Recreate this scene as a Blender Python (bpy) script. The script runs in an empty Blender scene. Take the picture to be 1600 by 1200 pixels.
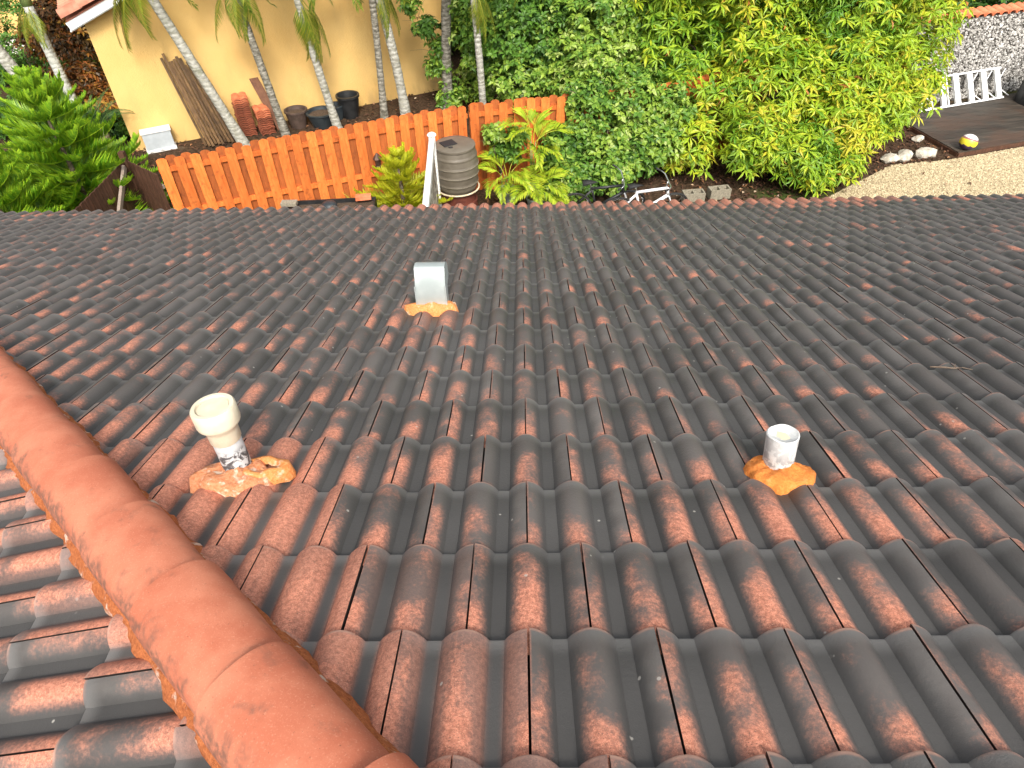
import bpy, bmesh, math, random
import numpy as np
from mathutils import Vector, Matrix

random.seed(7)
rng = np.random.default_rng(11)
R = math.radians
scene = bpy.context.scene
col = scene.collection

# ------------------------------------------------------------------ camera
H = 6.9
PITCH, YAW, ROLL = R(43.2), R(-1.4), R(1.7)
fwd = Vector((math.sin(YAW) * math.cos(PITCH), math.cos(YAW) * math.cos(PITCH), -math.sin(PITCH)))
rt = Vector((math.cos(YAW), -math.sin(YAW), 0))
up = rt.cross(fwd)
r2 = rt * math.cos(ROLL) - up * math.sin(ROLL)
u2 = rt * math.sin(ROLL) + up * math.cos(ROLL)
cam_data = bpy.data.cameras.new("camera")
cam = bpy.data.objects.new("camera", cam_data)
col.objects.link(cam)
m = Matrix.Identity(4)
for i in range(3):
    m[i][0] = r2[i]; m[i][1] = u2[i]; m[i][2] = -fwd[i]
m[0][3], m[1][3], m[2][3] = 0, 0, H
cam.matrix_world = m
cam_data.sensor_fit = 'HORIZONTAL'
cam_data.sensor_width = 36
cam_data.lens = 36 * 1080 / 1600
cam_data.clip_end = 2000
cam_data.clip_start = .05
scene.camera = cam

# ------------------------------------------------------------------ sky, sun, exposure
SUN_EL, SUN_AZ = R(45), R(168)          # soft hazy sun behind the camera, azimuth from +Y clockwise
world = bpy.data.worlds.new("World")
scene.world = world
world.use_nodes = True
wn = world.node_tree
wn.nodes.clear()
sky = wn.nodes.new('ShaderNodeTexSky')
sky.sky_type = 'NISHITA'
sky.sun_disc = False
sky.sun_elevation = SUN_EL
sky.sun_rotation = SUN_AZ
sky.air_density = 1.0
sky.dust_density = 6.0
hs = wn.nodes.new('ShaderNodeHueSaturation')
hs.inputs['Saturation'].default_value = .22
bg = wn.nodes.new('ShaderNodeBackground')
bg.inputs['Strength'].default_value = .15
wo = wn.nodes.new('ShaderNodeOutputWorld')
wn.links.new(sky.outputs[0], hs.inputs['Color'])
wn.links.new(hs.outputs[0], bg.inputs['Color'])
wn.links.new(bg.outputs[0], wo.inputs['Surface'])
sl = bpy.data.lights.new("sun", 'SUN')
sl.energy = 1.75
sl.angle = R(12)
sl.color = (1, .93, .82)
so = bpy.data.objects.new("sun", sl)
col.objects.link(so)
sd = Vector((math.sin(SUN_AZ) * math.cos(SUN_EL), math.cos(SUN_AZ) * math.cos(SUN_EL), math.sin(SUN_EL)))
so.rotation_euler = sd.to_track_quat('Z', 'Y').to_euler()
so.location = (0, 0, 30)
vs = scene.view_settings
vs.view_transform = 'Standard'
vs.look = 'None'
vs.gamma = 1
vs.exposure = .8
vs.use_curve_mapping = False
scene.render.engine = 'CYCLES'

# ------------------------------------------------------------------ helpers
def tag(o, label=None, cat=None, group=None, kind=None):
    if label: o['label'] = label
    if cat: o['category'] = cat
    if group: o['group'] = group
    if kind: o['kind'] = kind
    return o

def empty(name, loc=(0, 0, 0), rot=(0, 0, 0), parent=None):
    o = bpy.data.objects.new(name, None)
    o.empty_display_size = .1
    col.objects.link(o)
    o.location = loc
    o.rotation_euler = rot
    o.parent = parent
    return o

def mkmesh(name, verts, faces, mat=None, smooth=False, uv=None, attrs=None):
    me = bpy.data.meshes.new(name)
    me.from_pydata([tuple(v) for v in verts] if not isinstance(verts, np.ndarray) else verts.tolist(), [],
                   faces if isinstance(faces, list) else faces.tolist())
    if mat is not None: me.materials.append(mat)
    if smooth: me.polygons.foreach_set('use_smooth', [True] * len(me.polygons))
    if uv is not None:
        lay = me.uv_layers.new(name='UVMap')
        vi = np.empty(len(me.loops), dtype=np.int32)
        me.loops.foreach_get('vertex_index', vi)
        lay.data.foreach_set('uv', np.asarray(uv, dtype=np.float32)[vi].ravel())
    for k, v in (attrs or {}).items():
        at = me.attributes.new(k, 'FLOAT', 'POINT')
        at.data.foreach_set('value', np.asarray(v, dtype=np.float32))
    me.update()
    return me

def link(name, me, parent=None, loc=(0, 0, 0), rot=(0, 0, 0)):
    o = bpy.data.objects.new(name, me)
    col.objects.link(o)
    o.parent = parent
    o.location = loc
    o.rotation_euler = rot
    return o

class MB:
    """collects boxes, tubes, lathes and prisms into one mesh"""
    def __init__(s): s.v = []; s.f = []
    def add(s, vs, fs):
        b = len(s.v)
        s.v += [tuple(v) for v in vs]
        s.f += [tuple(i + b for i in f) for f in fs]
        return s
    def box(s, c, size, rz=0, rx=0, ry=0):
        x, y, z = [k / 2 for k in size]
        mt = Matrix.Rotation(rz, 3, 'Z') @ Matrix.Rotation(ry, 3, 'Y') @ Matrix.Rotation(rx, 3, 'X')
        vs = [Vector(c) + mt @ Vector((sx * x, sy * y, sz * z)) for sx in (-1, 1) for sy in (-1, 1) for sz in (-1, 1)]
        return s.add(vs, [(0, 1, 3, 2), (4, 6, 7, 5), (0, 4, 5, 1), (2, 3, 7, 6), (0, 2, 6, 4), (1, 5, 7, 3)])
    def bar(s, a, b, w, t=None, upv=(0, 0, 1)):
        a, b = Vector(a), Vector(b)
        d = (b - a).normalized()
        u = Vector(upv)
        if abs(d.dot(u)) > .95: u = Vector((1, 0, 0))
        sx = d.cross(u).normalized(); sy = sx.cross(d)
        t = t or w
        vs = [p + sx * (w / 2 * i) + sy * (t / 2 * j) for p in (a, b) for i, j in ((-1, -1), (1, -1), (1, 1), (-1, 1))]
        return s.add(vs, [(0, 3, 2, 1), (4, 5, 6, 7), (0, 1, 5, 4), (1, 2, 6, 5), (2, 3, 7, 6), (3, 0, 4, 7)])
    def tube(s, path, rad, seg=10, cap=True, wob=0):
        P = [Vector(p) for p in path]
        if not hasattr(rad, '__len__'): rad = [rad] * len(P)
        b = []
        prev = None
        for i, p in enumerate(P):
            d = (P[min(i + 1, len(P) - 1)] - P[max(i - 1, 0)]).normalized()
            if prev is None:
                u = Vector((0, 0, 1)) if abs(d.z) < .9 else Vector((1, 0, 0))
            else: u = prev
            x = d.cross(u).normalized(); y = x.cross(d).normalized()
            prev = y
            for k in range(seg):
                an = 2 * math.pi * k / seg
                r = rad[i] * (1 + (random.uniform(-wob, wob) if wob else 0))
                b.append(p + x * (math.cos(an) * r) + y * (math.sin(an) * r))
        f = []
        for i in range(len(P) - 1):
            for k in range(seg):
                f.append((i * seg + k, i * seg + (k + 1) % seg, (i + 1) * seg + (k + 1) % seg, (i + 1) * seg + k))
        if cap:
            f.append(tuple(range(seg - 1, -1, -1)))
            f.append(tuple((len(P) - 1) * seg + k for k in range(seg)))
        return s.add(b, f)
    def lathe(s, prof, seg=20, c=(0, 0, 0), close=True):
        vs = []; f = []
        for r, z in prof:
            for k in range(seg):
                an = 2 * math.pi * k / seg
                vs.append((c[0] + r * math.cos(an), c[1] + r * math.sin(an), c[2] + z))
        n = len(prof)
        for i in range(n - 1):
            for k in range(seg):
                f.append((i * seg + k, i * seg + (k + 1) % seg, (i + 1) * seg + (k + 1) % seg, (i + 1) * seg + k))
        if close:
            f.append(tuple(range(seg - 1, -1, -1)))
            f.append(tuple((n - 1) * seg + k for k in range(seg)))
        return s.add(vs, f)
    def torus(s, c, R0, r, ax=(0, 0, 1), seg=24, sub=6):
        ax = Vector(ax).normalized()
        u = Vector((0, 0, 1)) if abs(ax.z) < .9 else Vector((1, 0, 0))
        x = ax.cross(u).normalized(); y = ax.cross(x)
        vs = []; f = []
        for i in range(seg):
            t = 2 * math.pi * i / seg
            rd = x * math.cos(t) + y * math.sin(t)
            for j in range(sub):
                q = 2 * math.pi * j / sub
                vs.append(Vector(c) + rd * (R0 + r * math.cos(q)) + ax * (r * math.sin(q)))
        for i in range(seg):
            for j in range(sub):
                f.append((i * sub + j, ((i + 1) % seg) * sub + j, ((i + 1) % seg) * sub + (j + 1) % sub, i * sub + (j + 1) % sub))
        return s.add(vs, f)
    def build(s, name, mat, parent=None, smooth=False, loc=(0, 0, 0), rot=(0, 0, 0), bevel=0):
        o = link(name, mkmesh(name, s.v, s.f, mat, smooth), parent, loc, rot)
        if bevel:
            bm = bmesh.new(); bm.from_mesh(o.data)
            bmesh.ops.bevel(bm, geom=list(bm.edges), offset=bevel, segments=1, affect='EDGES', clamp_overlap=True)
            bm.to_mesh(o.data); bm.free()
        return o

def smooth_by_angle(o, ang=40):
    me = o.data
    me.polygons.foreach_set('use_smooth', [True] * len(me.polygons))
    bm = bmesh.new(); bm.from_mesh(me)
    for e in bm.edges:
        e.smooth = not (len(e.link_faces) == 2 and e.calc_face_angle(0) > R(ang))
    bm.to_mesh(me); bm.free()
    return o

def copy_tree(o, parent=None):
    c = o.copy(); col.objects.link(c); c.parent = parent
    for ch in list(o.children): copy_tree(ch, c)
    return c

# ------------------------------------------------------------------ materials
class NT:
    def __init__(s, name):
        s.m = bpy.data.materials.new(name); s.m.use_nodes = True
        s.t = s.m.node_tree; s.b = s.t.nodes['Principled BSDF']; s.out = s.t.nodes['Material Output']
    def n(s, typ, **kw):
        nd = s.t.nodes.new(typ)
        for k, v in kw.items(): setattr(nd, k, v)
        return nd
    def l(s, a, b): s.t.links.new(a, b)
    def val(s, sock, v):
        if hasattr(v, 'is_output') or isinstance(v, bpy.types.NodeSocket): s.l(v, sock)
        else: sock.default_value = v
    def math(s, op, a, b=0., c=0., clamp=False):
        nd = s.n('ShaderNodeMath', operation=op, use_clamp=clamp)
        for i, v in enumerate((a, b, c)): s.val(nd.inputs[i], v)
        return nd.outputs[0]
    def smooth(s, v, lo, hi):
        nd = s.n('ShaderNodeMapRange', interpolation_type='SMOOTHSTEP')
        s.val(nd.inputs[0], v); nd.inputs[1].default_value = lo; nd.inputs[2].default_value = hi
        return nd.outputs[0]
    def mix(s, f, a, b, blend='MIX'):
        nd = s.n('ShaderNodeMix', data_type='RGBA', blend_type=blend)
        s.val(nd.inputs[0], f)
        for k, v in ((6, a), (7, b)):
            if isinstance(v, tuple): nd.inputs[k].default_value = (*v, 1) if len(v) == 3 else v
            else: s.l(v, nd.inputs[k])
        return nd.outputs[2]
    def pos(s):
        return s.n('ShaderNodeNewGeometry').outputs['Position']
    def objc(s):
        return s.n('ShaderNodeTexCoord').outputs['Object']
    def noise(s, vec, scale, detail=4, rough=.55, dist=0):
        nd = s.n('ShaderNodeTexNoise')
        if vec is not None: s.l(vec, nd.inputs['Vector'])
        nd.inputs['Scale'].default_value = scale; nd.inputs['Detail'].default_value = detail
        nd.inputs['Roughness'].default_value = rough; nd.inputs['Distortion'].default_value = dist
        return nd.outputs[0]
    def scalev(s, vec, sc):
        nd = s.n('ShaderNodeVectorMath', operation='MULTIPLY'); s.l(vec, nd.inputs[0]); nd.inputs[1].default_value = sc
        return nd.outputs[0]
    def bump(s, h, strength=.3, dist=.01):
        nd = s.n('ShaderNodeBump'); nd.inputs['Strength'].default_value = strength; nd.inputs['Distance'].default_value = dist
        s.l(h, nd.inputs['Height']); s.l(nd.outputs[0], s.b.inputs['Normal'])
    def fin(s, colr, rough=.7, spec=None, metal=0):
        if isinstance(colr, tuple): s.b.inputs['Base Color'].default_value = (*colr, 1)
        else: s.l(colr, s.b.inputs['Base Color'])
        s.val(s.b.inputs['Roughness'], rough)
        s.b.inputs['Metallic'].default_value = metal
        if spec is not None: s.b.inputs['Specular IOR Level'].default_value = spec
        return s.m
    def orand(s): return s.n('ShaderNodeObjectInfo').outputs['Random']

def simple(name, c1, c2, scale=8, rough=.7, bump=.2, bd=.005, metal=0, rnd=0., stretch=None, obj=True, lo=.35, hi=.65, spec=None):
    t = NT(name)
    p = t.objc() if obj else t.pos()
    if stretch: p = t.scalev(p, stretch)
    nz = t.noise(p, scale, 5)
    c = t.mix(t.smooth(nz, lo, hi), c1, c2)
    if rnd:
        g = t.math('MULTIPLY_ADD', t.orand(), 2 * rnd, 1 - rnd)
        cm = t.n('ShaderNodeCombineColor')
        for i in range(3): t.l(g, cm.inputs[i])
        c = t.mix(1., c, cm.outputs[0], 'MULTIPLY')
    if bump: t.bump(t.noise(p, scale * 4, 4), bump, bd)
    return t.fin(c, rough, spec, metal)

# --- roof tile: clay-red concrete under a skin of dark mildew; rnd and wear come with each tile
def tile_material():
    t = NT('roof_tile')
    uvn = t.n('ShaderNodeUVMap', uv_map='UVMap')
    sp = t.n('ShaderNodeSeparateXYZ'); t.l(uvn.outputs[0], sp.inputs[0])
    u, v = sp.outputs[0], sp.outputs[1]
    def attr(nm):
        a = t.n('ShaderNodeAttribute', attribute_type='OBJECT', attribute_name=nm)
        g = t.n('ShaderNodeAttribute', attribute_type='GEOMETRY', attribute_name=nm)
        return t.math('ADD', a.outputs['Fac'], g.outputs['Fac'])
    rnd, wear = attr('rnd'), attr('wear')
    P = t.pos()
    off = t.n('ShaderNodeVectorMath', operation='ADD'); t.l(P, off.inputs[0])
    cb = t.n('ShaderNodeCombineXYZ'); t.l(t.math('MULTIPLY', rnd, 37.), cb.inputs[0]); t.l(t.math('MULTIPLY', rnd, 91.), cb.inputs[2])
    t.l(cb.outputs[0], off.inputs[1])
    PV = off.outputs[0]
    n1 = t.noise(PV, 7.5, 3, .5)
    n2 = t.noise(PV, 85, 6, .7)
    n3 = t.noise(P, 3.2, 3, .5)
    n4 = t.noise(PV, 330, 2, .6)
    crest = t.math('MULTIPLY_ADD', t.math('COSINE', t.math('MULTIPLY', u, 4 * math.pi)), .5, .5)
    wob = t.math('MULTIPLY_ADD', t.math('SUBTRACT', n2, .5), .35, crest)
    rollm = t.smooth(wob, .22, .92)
    head = t.math('SUBTRACT', .5, v)
    sc = t.math('MULTIPLY_ADD', head, 1.2, t.math('SUBTRACT', wear, .62))
    sc = t.math('MULTIPLY_ADD', t.math('SUBTRACT', n1, .5), 3.2, sc)
    sc = t.math('MULTIPLY_ADD', t.math('SUBTRACT', n2, .5), 1.1, sc)
    sc = t.math('MULTIPLY_ADD', t.math('SUBTRACT', rnd, .5), .85, sc)
    redge = t.smooth(u, .8, .9)
    sc = t.math('MULTIPLY_ADD', redge, -.3, sc)
    ledge = t.smooth(u, .2, .08)
    sc = t.math('MULTIPLY_ADD', ledge, .03, sc)
    mask = t.math('MULTIPLY', t.smooth(sc, -.32, .95), rollm)
    full = t.math('MULTIPLY', t.smooth(wear, 1.0, 1.5), t.smooth(crest, .0, .35))
    mask = t.math('MAXIMUM', mask, t.math('MULTIPLY', full, .9))
    tail = t.smooth(v, .955, .995)
    mask = t.math('MAXIMUM', mask, t.math('MULTIPLY', t.math('MULTIPLY', tail, rollm), t.math('MULTIPLY_ADD', n1, .9, -.12)))
    lip = t.math('MULTIPLY', t.smooth(u, .03, .012), t.smooth(n1, .3, .5))
    mask = t.math('MAXIMUM', mask, t.math('MULTIPLY', lip, .35), clamp=True)
    mask = t.math('MULTIPLY', mask, .96)
    grey = t.mix(n3, (.05, .048, .0465), (.078, .0745, .0715))
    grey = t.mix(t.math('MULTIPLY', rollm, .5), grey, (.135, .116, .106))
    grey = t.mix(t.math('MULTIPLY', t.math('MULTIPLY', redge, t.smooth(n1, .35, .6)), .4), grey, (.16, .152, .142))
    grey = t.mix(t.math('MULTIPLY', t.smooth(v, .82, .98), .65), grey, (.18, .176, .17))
    gv_ = t.math('MULTIPLY_ADD', t.math('FRACT', t.math('MULTIPLY', rnd, 13.7)), .34, .84)
    gc = t.n('ShaderNodeCombineColor')
    for i in range(3): t.l(gv_, gc.inputs[i])
    grey = t.mix(1., grey, gc.outputs[0], 'MULTIPLY')
    org = t.mix(t.smooth(n2, .32, .68), (.33, .118, .072), (.66, .262, .165))
    org = t.mix(t.smooth(n4, .56, .72), org, (.7, .36, .24))
    org = t.mix(t.smooth(n4, .42, .3), org, (.15, .085, .065))
    c = t.mix(mask, grey, org)
    vo = t.n('ShaderNodeTexVoronoi'); t.l(PV, vo.inputs['Vector']); vo.inputs['Scale'].default_value = 26
    sx = t.n('ShaderNodeSeparateColor'); t.l(vo.outputs['Color'], sx.inputs[0])
    spot = t.math('MULTIPLY', t.smooth(vo.outputs['Distance'], .16, .10), t.smooth(sx.outputs[0], .93, .96))
    c = t.mix(t.math('MULTIPLY', spot, .7), c, (.42, .4, .36))
    c = t.mix(t.math('MULTIPLY', t.math('MULTIPLY', t.smooth(v, .962, .985), rollm), t.smooth(n1, .3, .6)), c, (.42, .25, .19))
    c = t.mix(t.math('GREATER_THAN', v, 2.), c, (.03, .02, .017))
    t.bump(t.math('MULTIPLY_ADD', n4, .5, n2), .35, .004)
    return t.fin(c, t.math('MULTIPLY_ADD', mask, .25, .55), .42)
M = {}
M['tile'] = tile_material()

def cap_material():
    t = NT('hip_cap'); P = t.pos(); O = t.objc()
    n1 = t.noise(P, 5, 5, .6); n2 = t.noise(P, 45, 5, .65); n3 = t.noise(P, 12, 4, .6, .6); n4 = t.noise(P, 220, 2)
    c = t.mix(t.smooth(n1, .35, .65), (.43, .128, .07), (.53, .19, .11))
    c = t.mix(t.math('MULTIPLY', t.smooth(n4, .55, .75), .5), c, (.6, .28, .18))
    sp = t.n('ShaderNodeSeparateXYZ'); t.l(O, sp.inputs[0])
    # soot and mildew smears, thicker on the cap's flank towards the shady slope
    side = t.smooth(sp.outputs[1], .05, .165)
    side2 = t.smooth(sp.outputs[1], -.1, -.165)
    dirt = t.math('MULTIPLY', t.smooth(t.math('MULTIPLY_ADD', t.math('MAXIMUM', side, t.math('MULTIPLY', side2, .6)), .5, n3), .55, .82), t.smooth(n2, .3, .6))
    pit = t.smooth(t.noise(P, 140, 3, .6), .66, .72)
    c = t.mix(t.math('MULTIPLY', pit, .6), c, (.14, .06, .04))
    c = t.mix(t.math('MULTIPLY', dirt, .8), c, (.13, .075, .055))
    t.bump(t.math('MULTIPLY_ADD', n4, .4, n2), .25, .004)
    return t.fin(c, .72, .3)
M['cap'] = cap_material()

def mortar_material(name, a, b, white, lo=.6, hi=.72):
    t = NT(name); P = t.pos()
    n1 = t.noise(P, 14 if name == 'hip_mortar' else 22, 5, .6); n2 = t.noise(P, 90, 5, .7)
    c = t.mix(t.smooth(n2, .3, .7), a, b)
    c = t.mix(t.smooth(n1, lo, hi), c, white)
    t.bump(n2, .8, .01)
    return t.fin(c, .9, .2)
M['mortar'] = mortar_material('hip_mortar', (.30, .085, .03), (.52, .17, .06), (.6, .46, .37), .56, .66)
M['collar_a'] = mortar_material('collar_peeled', (.55, .18, .075), (.68, .32, .17), (.72, .55, .42), .54, .66)
M['collar_b'] = mortar_material('collar_orange', (.60, .17, .035), (.74, .27, .065), (.76, .36, .13), .56, .75)
M['collar_c'] = mortar_material('collar_light', (.62, .2, .05), (.74, .34, .13), (.72, .55, .38), .54, .68)

def pipe_material(name, base, dark, zlo, zhi, rust=True):
    t = NT(name); O = t.objc(); P = t.pos()
    sp = t.n('ShaderNodeSeparateXYZ'); t.l(O, sp.inputs[0])
    n1 = t.noise(P, 30, 5, .65, .5); n2 = t.noise(P, 120, 4)
    n5 = t.noise(t.scalev(P, (1, 1, .18)), 60, 4, .6)
    low = t.math('MULTIPLY', t.smooth(sp.outputs[2], zhi, zlo), t.smooth(n1, .46, .54))
    base = t.mix(t.math('MULTIPLY', t.smooth(n5, .5, .68), .45), base, (.3, .29, .26))
    c = t.mix(t.math('MULTIPLY', t.smooth(n2, .45, .7), .3), base, (.62, .62, .6))
    c = t.mix(t.math('MULTIPLY', low, .92), c, dark)
    t.bump(n2, .3, .003)
    return t.fin(c, .5, .4)
M['pipe_cream'] = simple('pipe_cream', (.54, .485, .36), (.62, .56, .43), 14, .5, .15)
M['pipe_white_stain'] = pipe_material('pipe_tarred', (.5, .52, .53), (.03, .03, .035), .11, .15)
M['pipe_white_rough'] = pipe_material('pipe_flaking', (.56, .57, .56), (.2, .21, .22), .02, .2)
M['pipe_inside'] = simple('pipe_plug', (.54, .5, .36), (.6, .56, .42), 10, .6, .1)
M['rust'] = simple('rust_stain', (.5, .2, .03), (.75, .5, .12), 30, .8)
M['galv'] = simple('galvanised', (.36, .41, .405), (.46, .51, .5), 6, .45, .1, metal=.3)
M['twig'] = simple('twig', (.04, .025, .016), (.14, .1, .07), 30)
M['deck'] = simple('roof_felt', (.012, .011, .01), (.02, .018, .017), 5, .9)
M['white'] = simple('white_paint', (.74, .75, .74), (.82, .82, .8), 3, .5, .1)
M['housewall'] = simple('house_wall', (.7, .62, .45), (.74, .66, .5), 3, .8)

def stucco():
    t = NT('yellow_stucco'); P = t.pos()
    n1 = t.noise(P, .7, 4, .55); n2 = t.noise(t.scalev(P, (1, 1, .25)), 3.5, 5, .6); n3 = t.noise(P, 38, 5, .7)
    c = t.mix(t.smooth(n1, .3, .7), (.69, .435, .15), (.75, .505, .19))
    sp = t.n('ShaderNodeSeparateXYZ'); t.l(P, sp.inputs[0])
    grime = t.math('MULTIPLY', t.smooth(sp.outputs[2], .55, .0), t.smooth(n2, .4, .7))
    c = t.mix(t.math('MULTIPLY', grime, .55), c, (.3, .2, .09))
    c = t.mix(t.math('MULTIPLY', t.smooth(n2, .5, .75), .3), c, (.55, .36, .15))
    t.bump(t.math('MULTIPLY_ADD', t.noise(P, 9, 3), .7, n3), .55, .02)
    return t.fin(c, .85, .2)
M['stucco'] = stucco()

def painted_wood(name, a, b, dark, scale=3, rnd=.2, rough=.65):
    t = NT(name); O = t.objc()
    g = t.noise(t.scalev(O, (9, 9, 1.2)), scale, 5, .6, .4)
    sp = t.noise(t.pos(), 11, 5, .65)
    c = t.mix(t.smooth(g, .3, .7), a, b)
    c = t.mix(t.math('MULTIPLY', t.smooth(sp, .52, .7), .55), c, dark)
    r = t.math('MULTIPLY_ADD', t.orand(), 2 * rnd, 1 - rnd)
    cm = t.n('ShaderNodeCombineColor')
    for i in range(3): t.l(r, cm.inputs[i])
    c = t.mix(1., c, cm.outputs[0], 'MULTIPLY')
    t.bump(g, .3, .006)
    return t.fin(c, rough, .3)
M['fence'] = painted_wood('orange_stain', (.52, .115, .02), (.68, .19, .042), (.24, .055, .016), 3, .28)
M['fence_shaded'] = painted_wood('orange_shaded', (.3, .085, .02), (.46, .12, .03), (.2, .055, .02))  # back pickets' shade painted in as a darker orange; posts share it
M['brown_wood'] = painted_wood('brown_board', (.06, .028, .017), (.105, .05, .03), (.035, .018, .012))
M['greywood'] = painted_wood('weathered_rail', (.26, .2, .16), (.36, .29, .24), (.16, .11, .08))
M['lumber'] = painted_wood('old_lumber', (.06, .032, .014), (.145, .08, .03), (.02, .012, .008), 3, .5)
M['plank'] = painted_wood('leaning_plank', (.10, .04, .02), (.16, .07, .035), (.05, .022, .012))

def deck_mat():
    t = NT('deck_board'); O = t.pos()
    mp = t.n('ShaderNodeMapping'); mp.inputs['Rotation'].default_value = (0, 0, R(-17)); mp.inputs['Scale'].default_value = (.9, 7, 4)
    t.l(O, mp.inputs[0])
    g = t.noise(mp.outputs[0], 1.3, 6, .65, .3); n = t.noise(O, 1.1, 3)
    c = t.mix(t.smooth(g, .35, .68), (.028, .024, .019), (.075, .06, .046))
    c = t.mix(t.math('MULTIPLY', t.smooth(n, .45, .65), .7), c, (.07, .038, .024))
    r = t.math('MULTIPLY_ADD', t.orand(), .5, .75)
    cm = t.n('ShaderNodeCombineColor')
    for i in range(3): t.l(r, cm.inputs[i])
    c = t.mix(1., c, cm.outputs[0], 'MULTIPLY')
    t.bump(g, .3, .006)
    return t.fin(c, .55, .4)
M['deckwood'] = deck_mat()
M['barrel'] = simple('taupe_plastic', (.115, .098, .074), (.145, .125, .096), 5, .5, .12)
M['black'] = simple('black_plastic', (.012, .013, .014), (.025, .026, .027), 6, .45, .1)
M['mesh'] = simple('black_screen', (.01, .01, .012), (.02, .02, .022), 60, .7)
M['redbase'] = simple('red_brown_base', (.09, .02, .012), (.14, .035, .02), 8, .7)
M['brownpot'] = simple('brown_pot', (.06, .04, .03), (.1, .065, .05), 8, .7)
M['greypot'] = simple('grey_pot', (.22, .25, .26), (.3, .33, .33), 6, .5)
M['darkpot'] = simple('dark_pot', (.02, .028, .034), (.035, .045, .05), 6, .5)
M['soil'] = simple('pot_soil', (.05, .03, .018), (.1, .065, .04), 30, .95, .5, .02)
M['terra'] = simple('terracotta', (.52, .135, .055), (.66, .22, .105), 7, .75, .3, rnd=.14)
M['terra_dark'] = simple('terracotta_dark', (.2, .055, .025), (.3, .085, .04), 7, .8, .3, rnd=.2)
M['nroof'] = simple('neighbour_tile', (.40, .145, .085), (.5, .21, .13), 5, .75, .3, rnd=.14)
M['block'] = simple('concrete_block', (.2, .175, .13), (.3, .27, .2), 30, .95, .4, .006)
M['rock'] = simple('white_rock', (.34, .3, .24), (.56, .52, .45), 9, .85, .5, .02)
M['kerb'] = simple('pale_kerb', (.5, .42, .28), (.62, .54, .38), 12, .9, .4)
M['vinyl'] = simple('white_vinyl', (.76, .76, .73), (.82, .82, .79), 5, .4, .08)
def stained_vinyl():
    t = NT('mouldy_vinyl'); P = t.pos()
    n1 = t.noise(t.scalev(P, (1, 1, .8)), 2.6, 5, .65, .4); n2 = t.noise(P, 9, 5, .65)
    c = t.mix(t.smooth(n1, .42, .6), (.7, .66, .58), (.25, .16, .09))
    c = t.mix(t.smooth(n2, .44, .6), c, (.05, .042, .03))
    return t.fin(c, .6)
M['vinyl_stain'] = stained_vinyl()
M['lantern'] = simple('bronze_lantern', (.06, .035, .025), (.11, .06, .04), 12, .5, .2, metal=.4)
M['rubber'] = simple('rubber', (.012, .012, .012), (.02, .02, .02), 20, .7)
M['chrome'] = simple('chrome', (.65, .66, .67), (.72, .73, .74), 8, .22, .02, metal=.9)
M['bikewhite'] = simple('white_frame_paint', (.76, .77, .79), (.82, .83, .84), 4, .3, .02)
M['bikepink'] = simple('pink_frame_paint', (.6, .2, .2), (.66, .26, .25), 4, .35, .02)
M['vinyl_panel_grey'] = simple('utility_panel', (.44, .48, .5), (.52, .56, .58), 5, .5, .1)

def stonewall_mat():
    t = NT('wall_stone'); 
    a = t.n('ShaderNodeAttribute', attribute_type='GEOMETRY', attribute_name='tint').outputs['Fac']
    c = t.mix(a, (.14, .13, .12), (.66, .64, .6))
    return t.fin(c, .9, .2)
M['wallstone'] = stonewall_mat()
M['walljoint'] = simple('wall_joint', (.05, .045, .04), (.1, .095, .08), 14, .95)

def bark(name, a, b, ring=True):
    t = NT(name); P = t.pos()
    n1 = t.noise(t.scalev(P, (1, 1, 2.5)), 9, 5, .65); n2 = t.noise(P, 3, 4)
    wv = t.n('ShaderNodeTexWave', wave_type='BANDS', bands_direction='Z')
    t.l(P, wv.inputs['Vector']); wv.inputs['Scale'].default_value = 3.2; wv.inputs['Distortion'].default_value = 7.; wv.inputs['Detail'].default_value = 3
    c = t.mix(t.smooth(n1, .35, .65), a, b)
    if ring: c = t.mix(t.math('MULTIPLY', t.smooth(wv.outputs['Fac'], .25, .0), .32), c, tuple(k * .4 for k in a))
    c = t.mix(t.math('MULTIPLY', t.smooth(n2, .6, .72), .6), c, (.12, .13, .07))
    t.bump(t.math('MULTIPLY_ADD', wv.outputs['Fac'], .6, n1), .6, .02)
    return t.fin(c, .85, .2)
M['palmbark'] = bark('palm_bark', (.26, .25, .2), (.44, .43, .38))
M['palmbark_dark'] = bark('palm_bark_mottled', (.11, .1, .075), (.33, .31, .26))
M['palmbark_pale'] = bark('palm_bark_pale', (.40, .41, .36), (.5, .51, .46), False)
M['bark'] = bark('tree_bark', (.10, .075, .05), (.2, .16, .11), False)

def leaf(name, stops, trans=.3, rough=.45):
    t = NT(name)
    a = t.n('ShaderNodeAttribute', attribute_type='GEOMETRY', attribute_name='tint').outputs['Fac']
    ramp = t.n('ShaderNodeValToRGB'); t.l(a, ramp.inputs[0])
    el = ramp.color_ramp.elements
    el[0].position, el[0].color = stops[0][0], (*stops[0][1], 1)
    el[1].position, el[1].color = stops[-1][0], (*stops[-1][1], 1)
    for p, c in stops[1:-1]:
        e = el.new(p); e.color = (*c, 1)
    c = ramp.outputs[0]
    t.fin(c, rough, .4)
    tr = t.n('ShaderNodeBsdfTranslucent'); t.l(c, tr.inputs[0])
    mx = t.n('ShaderNodeMixShader'); mx.inputs[0].default_value = trans
    t.l(t.b.outputs[0], mx.inputs[1]); t.l(tr.outputs[0], mx.inputs[2]); t.l(mx.outputs[0], t.out.inputs['Surface'])
    return t.m
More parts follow.
